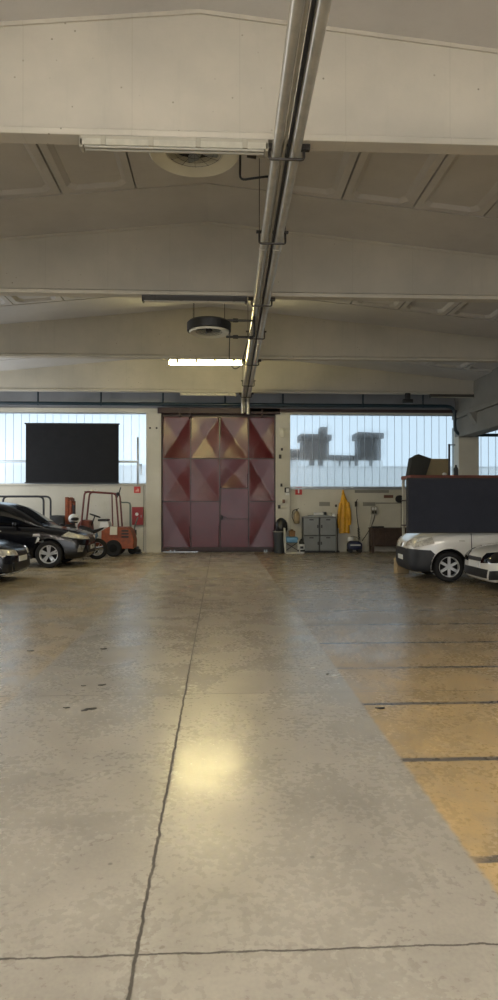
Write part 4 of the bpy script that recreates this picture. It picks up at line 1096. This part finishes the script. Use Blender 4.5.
b = MB(); b.tube([(xf, MY-.09, .31), (xf+.24, MY-.09, 1.0)], .022, 8); b.tube([(xf, MY+.09, .31), (xf+.24, MY+.09, 1.0)], .022, 8); b.tube([(xf+.36, MY-.36, 1.06), (xf+.25, MY-.1, 1.02), (xf+.25, MY+.1, 1.02), (xf+.36, MY+.36, 1.06)], .014, 8, bend=.05); part(b, 'handlebar', M['pipe_dark'], mb)
b = MB(); b.lathe([(.01, -.02), (.09, 0), (.1, .05), (.04, .13)], (xf+.18, MY, .0), axis='X', seg=16); b.bm.transform(Matrix.Translation((-(xf+.18)*0, 0, 0))); 
b.bm.free(); b = MB(); b.ball((xf+.17, MY, .92), .09); part(b, 'headlamp', M['lamp_glass'], mb)
b = MB(); b.tube([(xf+.9, MY-.1, .3), (xf+.98, MY-.28, 0.01)], .012, 6); part(b, 'side_stand', M['clamp'], mb)
# helmet on the handlebar
hx, hz_ = P(73.5, 517.5, MY-.02).x, 1.2
e = empty('helmet', (hx, MY, 1.07), 0, 'white helmet resting on the motorcycle beside the orange mast', 'helmet')
b = MB(); b.ball((hx, MY, 1.2), .14, (1.1, .95, 1)); part(b, 'shell', M['white_plastic'], e)
b = MB(); b.ball((hx+.03, MY-.03, 1.19), .128, (1, 1, .55)); part(b, 'visor', M['black'], e)
b = MB(); b.lathe([(.10, 1.065), (.11, 1.07), (.11, 1.12), (.1, 1.125)], (hx, MY, 0), seg=18); part(b, 'rim', M['black'], e)

# hand truck between forklift and red hose cabinet
HY = 21.0
e = empty('hand_truck', (PX(131, HY), HY, 0), 0, 'grey-green tubular hand truck leaning by the red wall box', 'hand truck')
b = MB(); zt_ = PZ(502.5, HY, 128)
b.tube([(PX(119.5, HY), HY, PZ(500.5, HY, 120)), (PX(121.5, HY), HY, zt_), (PX(130.5, HY), HY, zt_), (PX(131.3, HY), HY, .18)], .022, 8, bend=.12); b.tube([(PX(129, HY), HY+.3, .18), (PX(128.5, HY), HY+.3, zt_)], .02, 8); part(b, 'frame', M['grey_tube'], e)
b = MB()
for zz_ in (.35, .7, 1.05): b.tube([(PX(131.2, HY), HY, zz_), (PX(128.8, HY), HY+.3, zz_)], .016, 6)
part(b, 'rung', M['grey_tube'], e)
for yy in (HY-.03, HY+.33):
    q = MB(); q.lathe([(.02, -.03), (.11, -.04), (.14, -.02), (.14, .02), (.11, .04), (.02, .03)], (PX(132.5, HY), yy, .14), axis='Y', seg=20); part(q, 'wheel', M['rubber'], e)
b = MB(); b.box(PX(132, HY), PX(132, HY)+.3, HY-.02, HY+.32, .02, .045); part(b, 'toe_plate', M['pipe_dark'], e, 0)
HY2 = 21.2
e = empty('floor_jack', (PX(135, HY2), HY2, 0), 0, 'dark wheeled jack with upright grey handle under the red wall box', 'jack')
b = MB(); b.tube([(PX(134.5, HY2), HY2, .12), (PX(134.5, HY2), HY2, PZ(527, HY2, 134)), (PX(138, HY2), HY2, PZ(517, HY2, 138))], .022, 8); part(b, 'handle', M['grey_tube'], e)
b = MB(); b.box(PX(133, HY2), PX(136, HY2)+.02, HY2-.06, HY2+.06, PZ(535, HY2), PZ(529.5, HY2), .02); part(b, 'grip', M['black'], e)
b = MB(); b.box(PX(131.5, HY2), PX(139, HY2), HY2-.15, HY2+.15, .06, .24, .04); part(b, 'base', M['navy_plastic'], e)
for xx in (132.5, 138):
    for yy in (-.15, .15): q = MB(); q.lathe([(.01, -.03), (.08, -.03), (.08, .03), (.01, .03)], (PX(xx, HY2), HY2+yy, .08), axis='Y', seg=16); part(q, 'wheel', M['rubber'], e)

# ------------------------------------------------------------------ on the wall, left of the door
def wbox(name, label, cat, px0_, px1_, py0_, py1_, m_, dep=.12, bev=.006, Y=WY, detail=None):
    xa, xb, zb_, zt_ = PX(px0_, Y-dep), PX(px1_, Y-dep), PZ(py1_, Y-dep, px0_), PZ(py0_, Y-dep, px0_)
    e = empty(name, ((xa+xb)/2, Y, zb_), 0, label, cat)
    b = MB(); b.box(xa, xb, Y-dep, Y, zb_, zt_, bev); part(b, 'body', m_, e, 0)
    return e, xa, xb, zb_, zt_
e, xa, xb, za, zb_ = wbox('hose_cabinet', 'red fire hose cabinet on the wall left of the maroon door', 'cabinet', 132, 143, 507, 525, M['red'], .2)
b = MB(); b.box(xa+.03, xb-.03, WY-.215, WY-.2, za+.03, zb_-.03, .004); part(b, 'door', M['red'], e, 0)
b = MB(); b.lathe([(.002, -.008), (.055, -.008), (.055, 0), (.002, 0)], ((xa+xb)/2-.02, WY-.216, (za+zb_)/2+.06), axis='Y', seg=18); part(b, 'hose_symbol', M['white_plastic'], e, 0)
b = MB(); b.box(xb-.07, xb-.05, WY-.23, WY-.214, (za+zb_)/2-.05, (za+zb_)/2+.03); part(b, 'handle', M['alu'], e, 0)
e, xa, xb, za, zb_ = wbox('fire_sign', 'small red and white fire sign above the red hose cabinet', 'sign', 134, 140.5, 486.5, 493, M['red_sign'], .02, 0)
b = MB(); b.prism([(xa+.05, za+.05), (xb-.05, za+.05), (xb-.05, zb_-.1), (xb-.1, zb_-.05), (xa+.12, zb_-.09), (xa+.05, zb_-.14)], WY-.026, WY-.02); part(b, 'symbol', mat('pale_red', 'd79a8c', .6), e, 0)
b = MB(); b.box(xa, xb, WY-.024, WY-.02, zb_-.012, zb_); b.box(xa, xb, WY-.024, WY-.02, za, za+.012); part(b, 'border', M['red_sign'], e, 0)
for k, (px_, py_) in enumerate(((147.5+2.4, 428.5), (156.5, 428.5))):
    b = MB(); b.lathe([(.002, -.02), (.03, -.02), (.035, 0), (.002, 0)], (PX(px_, WY-.17), WY-.16, PZ(py_, WY-.17)), axis='Y', seg=12)
    tag(b.build('bolt', M['clamp']), ('left' if k == 0 else 'right') + ' one of two dark bolts high on the pillar left of the door', 'bolt')
b = MB(); b.tube([(PX(143.5, WY-.02), WY-.02, .05), (PX(143.5, WY-.02), WY-.02, zl-.05)], .01, 6)
tag(b.build('wall_cable', M['grey_sign']), 'thin vertical cable on the wall beside the left pillar', 'cable')
# ------------------------------------------------------------------ right pillar fittings
PYp = WY-.10
for (nm, lab, px0_, px1_, py0_, py1_, m_) in (
    ('switch_box', 'small cream switch box high on the pillar right of the door', 279.5, 284, 428, 437, M['cream']),
    ('wall_plug', 'dark plug on the pillar below the cream switch box', 279, 281.5, 454.5, 458.5, M['clamp']),
    ('wall_plug', 'dark plug on the pillar just below and right of the cream switch box', 281, 283, 448, 450.5, M['clamp']),
    ('wall_plug', 'upper brown plug on the pillar beside the black switch', 280.5, 282.5, 483.5, 486.5, M['clamp']),
    ('wall_plug', 'brown plug on the pillar above the bin bag, right-hand one', 282.5, 285, 499.5, 503, M['brown_sign']),
    ('wall_plug', 'lowest dark plug on the pillar above the bin bag', 278, 280.5, 505, 508.5, M['clamp'])):
    wbox(nm, lab, 'fitting', px0_, px1_, py0_, py1_, m_, .05, .004, PYp)
e, xa, xb, za, zb_ = wbox('light_switch', 'black and white switch unit on the right edge of the pillar', 'switch', 284.7, 289.5, 487.5, 492.5, M['black'], .07, .005, PYp)
b = MB(); b.box(xa+.05, xb-.02, PYp-.075, PYp-.07, za+.02, zb_-.03); part(b, 'rocker', M['white_plastic'], e, 0)
b = MB(); b.box(xa+.04, xb, PYp-.06, PYp, za-.09, za-.005, .004); part(b, 'socket', M['white_plastic'], e, 0)
e, xa, xb, za, zb_ = wbox('extinguisher_sign', 'red sign with white extinguisher symbol above the fire extinguisher', 'sign', 295.3, 302, 487, 494.7, M['red_sign'], .02, 0)
b = MB(); xc = (xa+xb)/2; b.box(xc-.022, xc+.022, WY-.026, WY-.02, za+.05, zb_-.08); b.prism([(xc-.035, zb_-.075), (xc+.02, zb_-.075), (xc+.02, zb_-.05), (xc-.035, zb_-.055)], WY-.026, WY-.02); part(b, 'symbol', M['white_plastic'], e, 0)
# extinguisher
xc = PX(296.6, WY-.12); zc0, zc1 = PZ(524, WY-.12, 296), PZ(511, WY-.12, 296)
e = empty('fire_extinguisher', (xc, WY-.12, zc0), 0, 'brownish fire extinguisher hung on the wall below the red sign', 'extinguisher')
b = MB(); b.lathe([(.02, zc0), (.095, zc0+.02), (.105, zc0+.06), (.105, zc1-.10), (.06, zc1-.02), (.025, zc1)], (xc, WY-.12, 0), seg=20); part(b, 'cylinder', M['ext_body'], e)
b = MB(); b.lathe([(.106, zc0+.12), (.1065, zc0+.125), (.1065, zc1-.16), (.106, zc1-.155)], (xc, WY-.12, 0), seg=20, cap=False); part(b, 'label_band', M['tan'], e)
b = MB(); b.box(xc-.02, xc+.03, WY-.15, WY-.1, zc1, zc1+.06, .006); b.tube([(xc, WY-.12, zc1+.06), (xc+.08, WY-.12, zc1+.09)], .01, 6); part(b, 'valve', M['black'], e)
b = MB(); b.tube([(xc-.02, WY-.13, zc1+.05), (xc-.13, WY-.14, zc1+.02), (xc-.17, WY-.16, zc0+.25), (xc-.10, WY-.2, zc0+.08)], .013, 8, bend=.12); part(b, 'hose', M['black'], e)
b = MB(); b.box(xc-.05, xc+.05, WY-.05, WY, zc0+.15, zc0+.3); part(b, 'bracket', M['clamp'], e, 0)
# bin with bag
BYc = WY-.45; xc = PX(279.3, BYc); rt = .21
zt_ = PZ(531, BYc)
e = empty('waste_bin', (xc, BYc, 0), 0, 'dark grey waste bin beside the maroon door', 'bin')
b = MB(); b.lathe([(.01, 0), (rt*.82, 0), (rt*.84, .02), (rt*.98, zt_-.03), (rt*.94, zt_-.03), (rt*.8, .05), (.01, .05)], (xc, BYc, 0), seg=28, cap=False); part(b, 'body', M['bin'], e)
b = MB(); b.tube([(xc+rt*math.cos(2*PI*k/28), BYc+rt*math.sin(2*PI*k/28), zt_-.02) for k in range(28)], .018, 8, closed=True); part(b, 'rim', M['grey_sign'], e)
b = MB(); prof = [(.001, zt_-.1), (rt*.8, zt_-.05), (rt*.98, zt_+.05), (rt*1.0, zt_+.16), (rt*.9, zt_+.27), (rt*.68, zt_+.36), (rt*.35, zt_+.42), (.01, zt_+.44)]
b.lathe(prof, (xc+.06, BYc, 0), seg=26)
for v in b.bm.verts:
    a = math.atan2(v.co.y-BYc, v.co.x-xc-.06); k = 1 + .08*math.sin(5*a+v.co.z*20) + .04*math.sin(11*a)
    v.co.x = xc+.06+(v.co.x-xc-.06)*k; v.co.y = BYc+(v.co.y-BYc)*k
tag(b.build('bin_bag', M['bag']), 'full black bin bag bulging out of the dark grey waste bin', 'bag')
# tubular stool / trolley with blue pad
SY = WY-.95; e = empty('step_stool', (PX(291, SY), SY, 0), 0, 'folding metal stool with light blue seat in front of the waste bin', 'stool')
xa, xb = PX(285, SY), PX(298.5, SY); zq = PZ(540, SY)
for yy, nm in ((SY, 'leg_frame'), (SY+.3, 'leg_frame')):
    b = MB(); b.tube([(xa, yy, zq+(.38 if yy == SY else 0)), (xa+.03, yy, .02), (xb+.05, yy, .02), (xb-.02, yy, zq)], .02, 8, bend=.03); part(b, nm, M['white_post'], e)
b = MB(); b.tube([(xa, SY, zq+.37), (xa, SY+.3, zq+.37)], .018, 8); b.tube([(xa, SY+.3, zq+.37), (xa, SY+.3, zq)], .018, 8); part(b, 'back_bar', M['white_post'], e)
b = MB(); b.box(xa+.02, xb, SY-.02, SY+.32, zq-.10, zq+.10, .07, 3); part(b, 'seat', M['blue_plastic'], e)
b = MB(); b.tube([(xa+.02, SY+.02, .1), (xb, SY+.28, zq-.1)], .012, 6); b.tube([(xa+.02, SY+.28, zq-.1), (xb, SY+.02, .1)], .012, 6); b.tube([(xb+.02, SY, .02), (xb+.02, SY+.3, .02)], .012, 6); b.tube([(xa+.03, SY, .02), (xa+.03, SY+.3, .02)], .012, 6); part(b, 'cross_brace', M['pipe_dark'], e)
b = MB(); xq = PX(292, SY+.15); zq2 = zq+.10; b.box(xq-.10, xq+.09, SY+.03, SY+.27, zq2, zq2+.20, .02); b.box(xq-.11, xq+.10, SY+.02, SY+.28, zq2+.15, zq2+.18, .006); b.box(xq-.05, xq+.04, SY+.10, SY+.2, zq2+.2, zq2+.24, .01)
tag(b.build('tool_box', M['tan_dark'], smooth=0), 'small brown box sitting on the light blue stool seat', 'box')
cY = WY-.68; xq = PX(301.2, cY)
e = empty('canister', (xq, cY, 0), 0, 'small white canister with black funnel top left of the grey cabinets', 'canister')
b = MB(); b.lathe([(.01, 0), (.11, 0), (.12, .02), (.12, .28), (.10, .31), (.01, .31)], (xq, cY, 0), seg=20); part(b, 'body', M['white_plastic'], e)
b = MB(); b.lathe([(.11, .31), (.09, .36), (.03, .46), (.02, .48), (.01, .48)], (xq, cY, 0), seg=18); part(b, 'funnel', M['black'], e)
b = MB(); b.lathe([(.122, .06), (.123, .065), (.123, .12), (.122, .125)], (xq, cY, 0), seg=20, cap=False); b.box(xq-.05, xq+.06, cY-.126, cY-.11, .16, .24, .004); part(b, 'label_band', M['black'], e)
# ------------------------------------------------------------------ four grey cabinets
CY0, CY1 = WY-.52, WY-.06
cx = [PX(303.2, CY0), PX(319.7, CY0), PX(336.6, CY0)]; cz = [.06, PZ(535.5, CY0, 320), PZ(517.5, CY0, 320)]
names = {(0,0): 'lower left', (1,0): 'lower right', (0,1): 'upper left', (1,1): 'upper right'}
for i in range(2):
    for j in range(2):
        x0, x1, z0, z1 = cx[i]+.006, cx[i+1]-.006, cz[j]+.004, cz[j+1]-.004
        e = empty('cabinet', ((x0+x1)/2, CY1, z0), 0, 'grey metal cabinet, %s of the block of four' % names[(i, j)], 'cabinet', 'grey cabinets on the far wall')
        b = MB(); b.box(x0, x1, CY0+.02, CY1, z0, z1, .006); part(b, 'body', M['cab_edge'], e, 0)
        b = MB(); b.box(x0+.015, x1-.015, CY0, CY0+.02, z0+.015, z1-.015, .005); d_ = part(b, 'door', M['cab'], e, 0)
        hx_ = (x1-.06) if i == 0 and j == 1 else (x0+.06) if j == 1 else (x0+.05 if i == 1 else x1-.05)
        b = MB(); b.box(hx_-.02, hx_+.02, CY0-.02, CY0, (z0+z1)/2-.05, (z0+z1)/2+.05, .005); b.box((x0+x1)/2-.07, (x0+x1)/2+.07, CY0-.008, CY0, z1-.09, z1-.055, .002)
        h_ = b.build('handle', M['black'], None, 0); h_.parent = d_
b = MB(); b.box(cx[0]+.03, cx[2]-.03, CY0+.05, CY1, 0, .06)
tag(b.build('plinth', M['black'], smooth=0), 'low black plinth under the four grey cabinets', 'plinth')
b = MB(); zt_ = cz[2]; n = 12; pts = [(cx[0]+(cx[2]-cx[0])*k/n, zt_+.02+.07*math.sin(PI*k/n)) for k in range(n+1)]
b.prism([(cx[0], zt_)] + pts + [(cx[2], zt_)], CY0+.02, CY1, bev=0)
tag(b.build('cover_sheet', M['cab']), 'grey curved cover lying on top of the four cabinets', 'cover')
zt_ += .07
for k, (px_, w_, h_, m_, lab) in enumerate(((312, .13, .04, M['dark_box'], 'flat dark tray on the left of the cabinet tops'), (318.5, .15, .09, M['white_plastic'], 'white carton on top of the grey cabinets'), (324.5, .10, .07, M['bin'], 'dark green tin on the middle of the cabinet tops'), (330, .07, .09, M['cream'], 'small cream pot on the right of the cabinet tops'), (334, .09, .07, M['white_plastic'], 'rightmost pale tin on the cabinet tops'))):
    xq = PX(px_, CY0+.2)
    e = empty('container', (xq, CY0+.2, zt_-.02), 0, lab, 'container')
    zb2 = zt_-.045 if px_ in (312, 330) else zt_-.0 if px_ in (318.5, 324.5) else zt_-.065
    b = MB()
    if k in (2, 3, 4): b.lathe([(.01, zb2), (w_/2+.02, zb2), (w_/2+.02, zb2+h_+.02), (w_/2, zb2+h_+.03), (.01, zb2+h_+.03)], (xq, CY0+.2, 0), seg=16)
    else: b.box(xq-w_, xq+w_, CY0+.1, CY0+.3, zb2, zb2+h_, .005)
    part(b, 'body', m_, e)
    b = MB()
    if k in (2, 3, 4): b.lathe([(.01, zb2+h_+.03), (w_/2+.025, zb2+h_+.03), (w_/2+.025, zb2+h_+.045), (.01, zb2+h_+.045)], (xq, CY0+.2, 0), seg=16)
    else: b.box(xq-w_-.006, xq+w_+.006, CY0+.095, CY0+.305, zb2+h_-.012, zb2+h_+.004)
    part(b, 'lid', m_, e)
b = MB(); b.tube([(PX(337.6, WY-.3), WY-.3, .01), (PX(337.3, WY-.05), WY-.05, PZ(514, WY-.05))], .014, 8); b.box(PX(337.6, WY-.3)-.03, PX(337.6, WY-.3)+.06, WY-.33, WY-.27, 0, .06)
tag(b.build('pole', M['black']), 'thin dark pole leaning on the wall between cabinets and raincoat', 'pole')
# ------------------------------------------------------------------ yellow raincoat
RYc = WY-.09; e = empty('raincoat', (PX(344, RYc), RYc, PZ(533, RYc)), 0, 'yellow raincoat hanging on the wall right of the grey cabinets', 'raincoat')
b = MB(); rings = []
rows = [(490, 343.0, .02), (493, 343.2, .045), (497, 343.5, .075), (502, 344.0, .13), (507, 344.3, .165), (513, 344.5, .17), (520, 344.4, .175), (526, 344.4, .18), (531, 344.2, .185), (533, 344.4, .18)]
for k, (py_, px_, hw) in enumerate(rows):
    c = P(px_, py_, RYc); ring = []
    for t in range(36):
        a = 2*PI*t/36; fold = 1 + .22*math.sin(7*a+.6*k*.3)*min(1, k/4)
        ring.append((c.x+hw*math.cos(a)*(1+.04*math.sin(9*a)), RYc + .05*math.sin(a)*fold - (.0 if k else 0), c.z + .02*math.sin(3*a)*(k > 7)))
    rings.append(ring)
b.ring_loft(rings); part(b, 'body', M['yellow'], e, 70)
for sd, pts in ((-1, ((340.5, 503), (339.3, 512), (338.8, 522), (339.2, 528))), (1, ((347.8, 502), (349.3, 511), (350, 519), (349.6, 525)))):
    b = MB(); b.tube([P(p_[0], p_[1], RYc-.03) for p_ in pts], [.05, .058, .052, .045], 12); part(b, 'sleeve', M['yellow'], e, 70)
b = MB(); c = P(343.4, 497, RYc-.04); b.ball(c, .075, (.9, .5, 1.4)); part(b, 'hood', M['yellow'], e, 70)
b = MB(); c = P(343, 488.5, WY-.03); b.tube([(c.x, WY, c.z), (c.x, WY-.08, c.z), (c.x, WY-.08, c.z+.03)], .008, 6); part(b, 'hook', M['clamp'], e)
# ------------------------------------------------------------------ hose, cleaner, sockets
hY = WY-.06; e = empty('air_hose', (PX(356, hY), hY, PZ(540, hY)), 0, 'coiled black hose hanging from a black gun on the wall', 'hose')
b = MB(); A = P(356, 505, hY); b.box(A.x-.035, A.x+.035, hY-.03, WY, A.z-.06, A.z+.12, .012); b.tube([(A.x, hY, A.z+.1), (A.x+.05, hY, A.z+.2)], .012, 6); part(b, 'gun', M['black'], e)
b = MB(); A, B_ = P(356.3, 507, hY), P(358.5, 528, hY); b.tube([A, P(357, 518, hY), B_], .012, 6); 
C_ = P(359.5, 545, WY-.2); n = 90
b.tube([B_.lerp(C_, k/n) + Vector((.035*math.cos(k*.75), .035*math.sin(k*.75), 0)) for k in range(n+1)], .011, 5); part(b, 'coil', M['black'], e)
vY = WY-.4; e = empty('floor_cleaner', (PX(354, vY), vY, 0), 0, 'navy blue floor vacuum cleaner under the coiled hose', 'cleaner')
x0, x1 = PX(347.5, vY), PX(361, vY)
b = MB(); b.prism([(x0, .10), (x1, .10), (x1+.01, .30), (x1-.08, .38), (x0+.12, .40), (x0, .30)], vY-.18, vY+.18, bev=.03); part(b, 'body', M['navy_plastic'], e)
b = MB(); b.lathe([(.01, .40), (.10, .40), (.11, .44), (.10, .52), (.03, .54)], (x0+.11, vY, 0), seg=18); part(b, 'filter_cap', M['white_plastic'], e)
b = MB(); b.tube([(x0+.05, vY-.02, .42), (x0+.12, vY-.02, .56), (x1-.12, vY-.02, .50), (x1-.03, vY-.02, .36)], .014, 8, bend=.06); part(b, 'carry_handle', M['grey_sign'], e)
for xx in (x0+.07, x1-.07):
    for yy in (-.16, .16): q = MB(); q.lathe([(.01, -.025), (.07, -.025), (.07, .025), (.01, .025)], (xx, vY+yy, .07), axis='Y', seg=16); part(q, 'wheel', M['black'], e)
b = MB(); b.box(x0+.06, x1-.06, vY-.195, vY-.18, .24, .28, .004); part(b, 'stripe', M['white_plastic'], e, 0)
e, xa, xb, za, zb_ = wbox('socket_box', 'grey double socket box on the wall above the brown chest', 'socket', 371.2, 377.2, 506.5, 514.5, M['grey_sign'], .09)
for sx in (.28, .72):
    for sz in (.28, .74):
        q = MB(); c_ = (xa+(xb-xa)*sx, WY-.1, za+(zb_-za)*sz); q.box(c_[0]-.035, c_[0]+.035, WY-.1, WY-.088, c_[2]-.045, c_[2]+.045, .004); part(q, 'socket', M['white_plastic'] if sz > .5 else M['clamp'], e, 0)
b = MB(); A = P(375, 514, WY-.06); b.tube([A, P(373, 523, WY-.06), P(367, 534, WY-.08), P(362, 541, WY-.2)], .011, 6, bend=.3)
tag(b.build('cable', M['black']), 'black cable falling diagonally from the socket box to the cleaner', 'cable')
b = MB(); A = P(372, 514, WY-.05); b.tube([A, P(370.5, 522, WY-.04), P(368.5, 534, WY-.03), P(368, 546, WY-.03)], .008, 6, bend=.3)
tag(b.build('cable', M['grey_sign']), 'grey cable falling from the socket box to the floor', 'cable')
wbox('wall_rail', 'long pale rail on the wall just under the right window', 'rail', 355, 389, 490, 492.8, M['grey_sign'], .06)
wbox('wall_plate', 'grey nameplate on the wall between extinguisher and raincoat', 'plate', 319.3, 330, 502, 506, M['grey_sign'], .02, 0)
wbox('wall_plate', 'grey nameplate on the wall left of the socket box', 'plate', 363, 375.5, 502.2, 506, M['grey_sign'], .02, 0)
wbox('wall_plate', 'brown nameplate on the wall at the right above the cable duct', 'plate', 384, 393.3, 495, 498, M['brown_sign'], .02, 0)
wbox('cable_duct', 'thin horizontal cable duct on the wall above the brown chest', 'duct', 376, 402, 502.6, 503.6, M['grey_sign'], .03, 0)
wbox('wall_plug', 'small dark plug on the wall left of the raincoat', 'fitting', 335.2, 337, 504.5, 507, M['clamp'], .03, 0)
cA = P(399.5, 499, WY-.1); e = empty('hose_reel', cA, 0, 'small black reel on the wall beside the rack post', 'reel')
b = MB(); b.lathe([(.02, -.07), (.13, -.07), (.13, -.05), (.08, -.045), (.08, .045), (.13, .05), (.13, .07), (.02, .07)], cA, axis='Y', seg=24); part(b, 'drum', M['black'], e)
b = MB(); b.tube([cA+Vector((0, -.07, 0)), cA+Vector((.05, -.07, .05)), cA+Vector((.05, -.13, .05))], .012, 6); part(b, 'crank', M['clamp'], e)
b = MB(); b.tube([cA+Vector((.06, 0, -.08)), cA+Vector((.06, .02, -.9)), cA+Vector((.03, .02, -1.3))], .009, 6)
part(b, 'cable_tail', M['black'], e)
# ------------------------------------------------------------------ brown chest / bench
cY = WY-.62; x0, x1 = PX(371.5, cY), PX(402.5, cY)+.25; zt_ = PZ(528, cY, 385); zb_ = PZ(546.5, cY, 385)
e = empty('wooden_chest', ((x0+x1)/2, cY+.25, 0), 0, 'dark brown wooden chest on legs at the right end of the far wall', 'chest')
b = MB(); b.box(x0+.03, x1-.03, cY+.03, cY+.48, zb_, zt_-.03, .006); part(b, 'body', M['brown'], e, 0)
b = MB(); b.box(x0, x1, cY, cY+.5, zt_-.035, zt_, .008); part(b, 'top', M['brown'], e, 0)
nn = 3
for k in range(nn):
    a0 = x0+.06+(x1-x0-.12)*k/nn; a1 = x0+.06+(x1-x0-.12)*(k+1)/nn
    b = MB(); b.box(a0+.01, a1-.01, cY+.012, cY+.03, zb_+.03, zt_-.06, .006); part(b, 'door', M['brown'], e, 0)
for xx in (x0+.03, x1-.10):
    for yy in (cY+.03, cY+.41): b = MB(); b.box(xx, xx+.07, yy, yy+.07, 0, zb_+.01, .004); part(b, 'leg', M['brown'], e, 0)
xq = PX(375, cY+.2); b = MB(); b.box(xq-.11, xq+.12, cY+.1, cY+.35, zt_, zt_+.05, .02); b.tube([(xq+.1, cY+.2, zt_+.03), (xq+.3, cY+.2, zt_+.03)], .025, 8)
tag(b.build('power_tool', M['black']), 'black power tool lying on the left end of the brown chest', 'tool')
# ------------------------------------------------------------------ litter on the floor
def scrap(px_, py_, L_, m_, label, rot):
    a = floor_xy(px_, py_); q = MB(); n = 7; top = []; 
    for k in range(n):
        t = 2*PI*k/n; r_ = L_*(1 if k % 2 else .62); top.append((r_*math.cos(t), r_*.42*math.sin(t)))
    q.prism(top, .001, .006, 'XY'); q.bm.transform(Matrix.Translation((a[0], a[1], 0)) @ Matrix.Rotation(rot, 4, 'Z'))
    tag(q.build('floor_scrap', m_, smooth=0), label, 'scrap')
scrap(93, 709, .045, M['clamp'], 'rightmost dark scrap in the row on the left of the near floor', .3)
scrap(86, 710, .05, M['clamp'], 'middle dark scrap in the row on the left of the near floor', 1.0)
scrap(67, 708, .035, M['clamp'], 'leftmost dark scrap in the row on the left of the near floor', .1)
scrap(103, 685, .05, M['clamp'], 'dark leaf-like scrap on the joint line left of the aisle', .5)
scrap(84, 686, .03, M['clamp'], 'small dark scrap left of the leaf-like scrap on the joint line', .2)
scrap(104, 649, .05, M['clamp'], 'dark thin scrap farther up the left side of the aisle', .1)
scrap(31, 651, .05, M['clamp'], 'dark scrap near the left edge on the tan floor', .1)
scrap(313, 668, .04, M['white_plastic'], 'small white paper scrap on the right side of the aisle', .1)
scrap(336, 675.5, .065, M['white_plastic'], 'larger white paper scrap on the right side of the aisle', .2)
scrap(328, 674, .03, M['clamp'], 'dark crumb beside the larger white paper scrap', .8)
scrap(381, 708.5, .05, M['clamp'], 'dark scrap on the ochre floor by a worn stripe', .0)

# every separate piece of a part becomes a part of its own
KEEP = {'leaf', 'panes', 'seams', 'guard', 'coil', 'symbol', 'rim', 'frame', 'socket', 'body', 'cabin', 'wheel', 'air_hose'}
def split_parts():
    for o in list(bpy.data.objects):
        if o.type != 'MESH' or o.parent is None or o.name.split('.')[0] in KEEP: continue
        bm = bmesh.new(); bm.from_mesh(o.data); bm.verts.ensure_lookup_table()
        seen = set(); isl = []
        for v in bm.verts:
            if v.index in seen: continue
            st_ = [v]; seen.add(v.index); grp = []
            while st_:
                a = st_.pop(); grp.append(a.index)
                for e1 in a.link_edges:
                    w_ = e1.other_vert(a)
                    if w_.index not in seen: seen.add(w_.index); st_.append(w_)
            isl.append(grp)
        if len(isl) < 2 or len(isl) > 60: bm.free(); continue
        boxes = []
        for g in isl:
            c = [bm.verts[i].co for i in g]
            boxes.append([[min(q[k] for q in c)-.012 for k in range(3)], [max(q[k] for q in c)+.012 for k in range(3)], list(g)])
        ch = True
        while ch:
            ch = False
            for i in range(len(boxes)):
                for j in range(i+1, len(boxes)):
                    A, B = boxes[i], boxes[j]
                    if all(A[0][k] <= B[1][k] and B[0][k] <= A[1][k] for k in range(3)):
                        boxes[i] = [[min(A[0][k], B[0][k]) for k in range(3)], [max(A[1][k], B[1][k]) for k in range(3)], A[2]+B[2]]
                        boxes.pop(j); ch = True; break
                if ch: break
        if len(boxes) < 2 or len(boxes) > 20: bm.free(); continue
        base = o.data
        for n_, bx_ in enumerate(boxes):
            keep = set(bx_[2]); b2 = bmesh.new(); b2.from_mesh(base); b2.verts.ensure_lookup_table()
            bmesh.ops.delete(b2, geom=[v for v in b2.verts if v.index not in keep], context='VERTS')
            me = bpy.data.meshes.new(o.name.split('.')[0]); b2.to_mesh(me); b2.free()
            for m_ in base.materials: me.materials.append(m_)
            if n_ == 0: o.data = me; first = o
            else:
                c = bpy.data.objects.new(o.name.split('.')[0], me); COL.objects.link(c); c.parent = o.parent
                c.matrix_parent_inverse = o.matrix_parent_inverse.copy(); c.matrix_basis = o.matrix_basis.copy()
        bm.free()
split_parts()
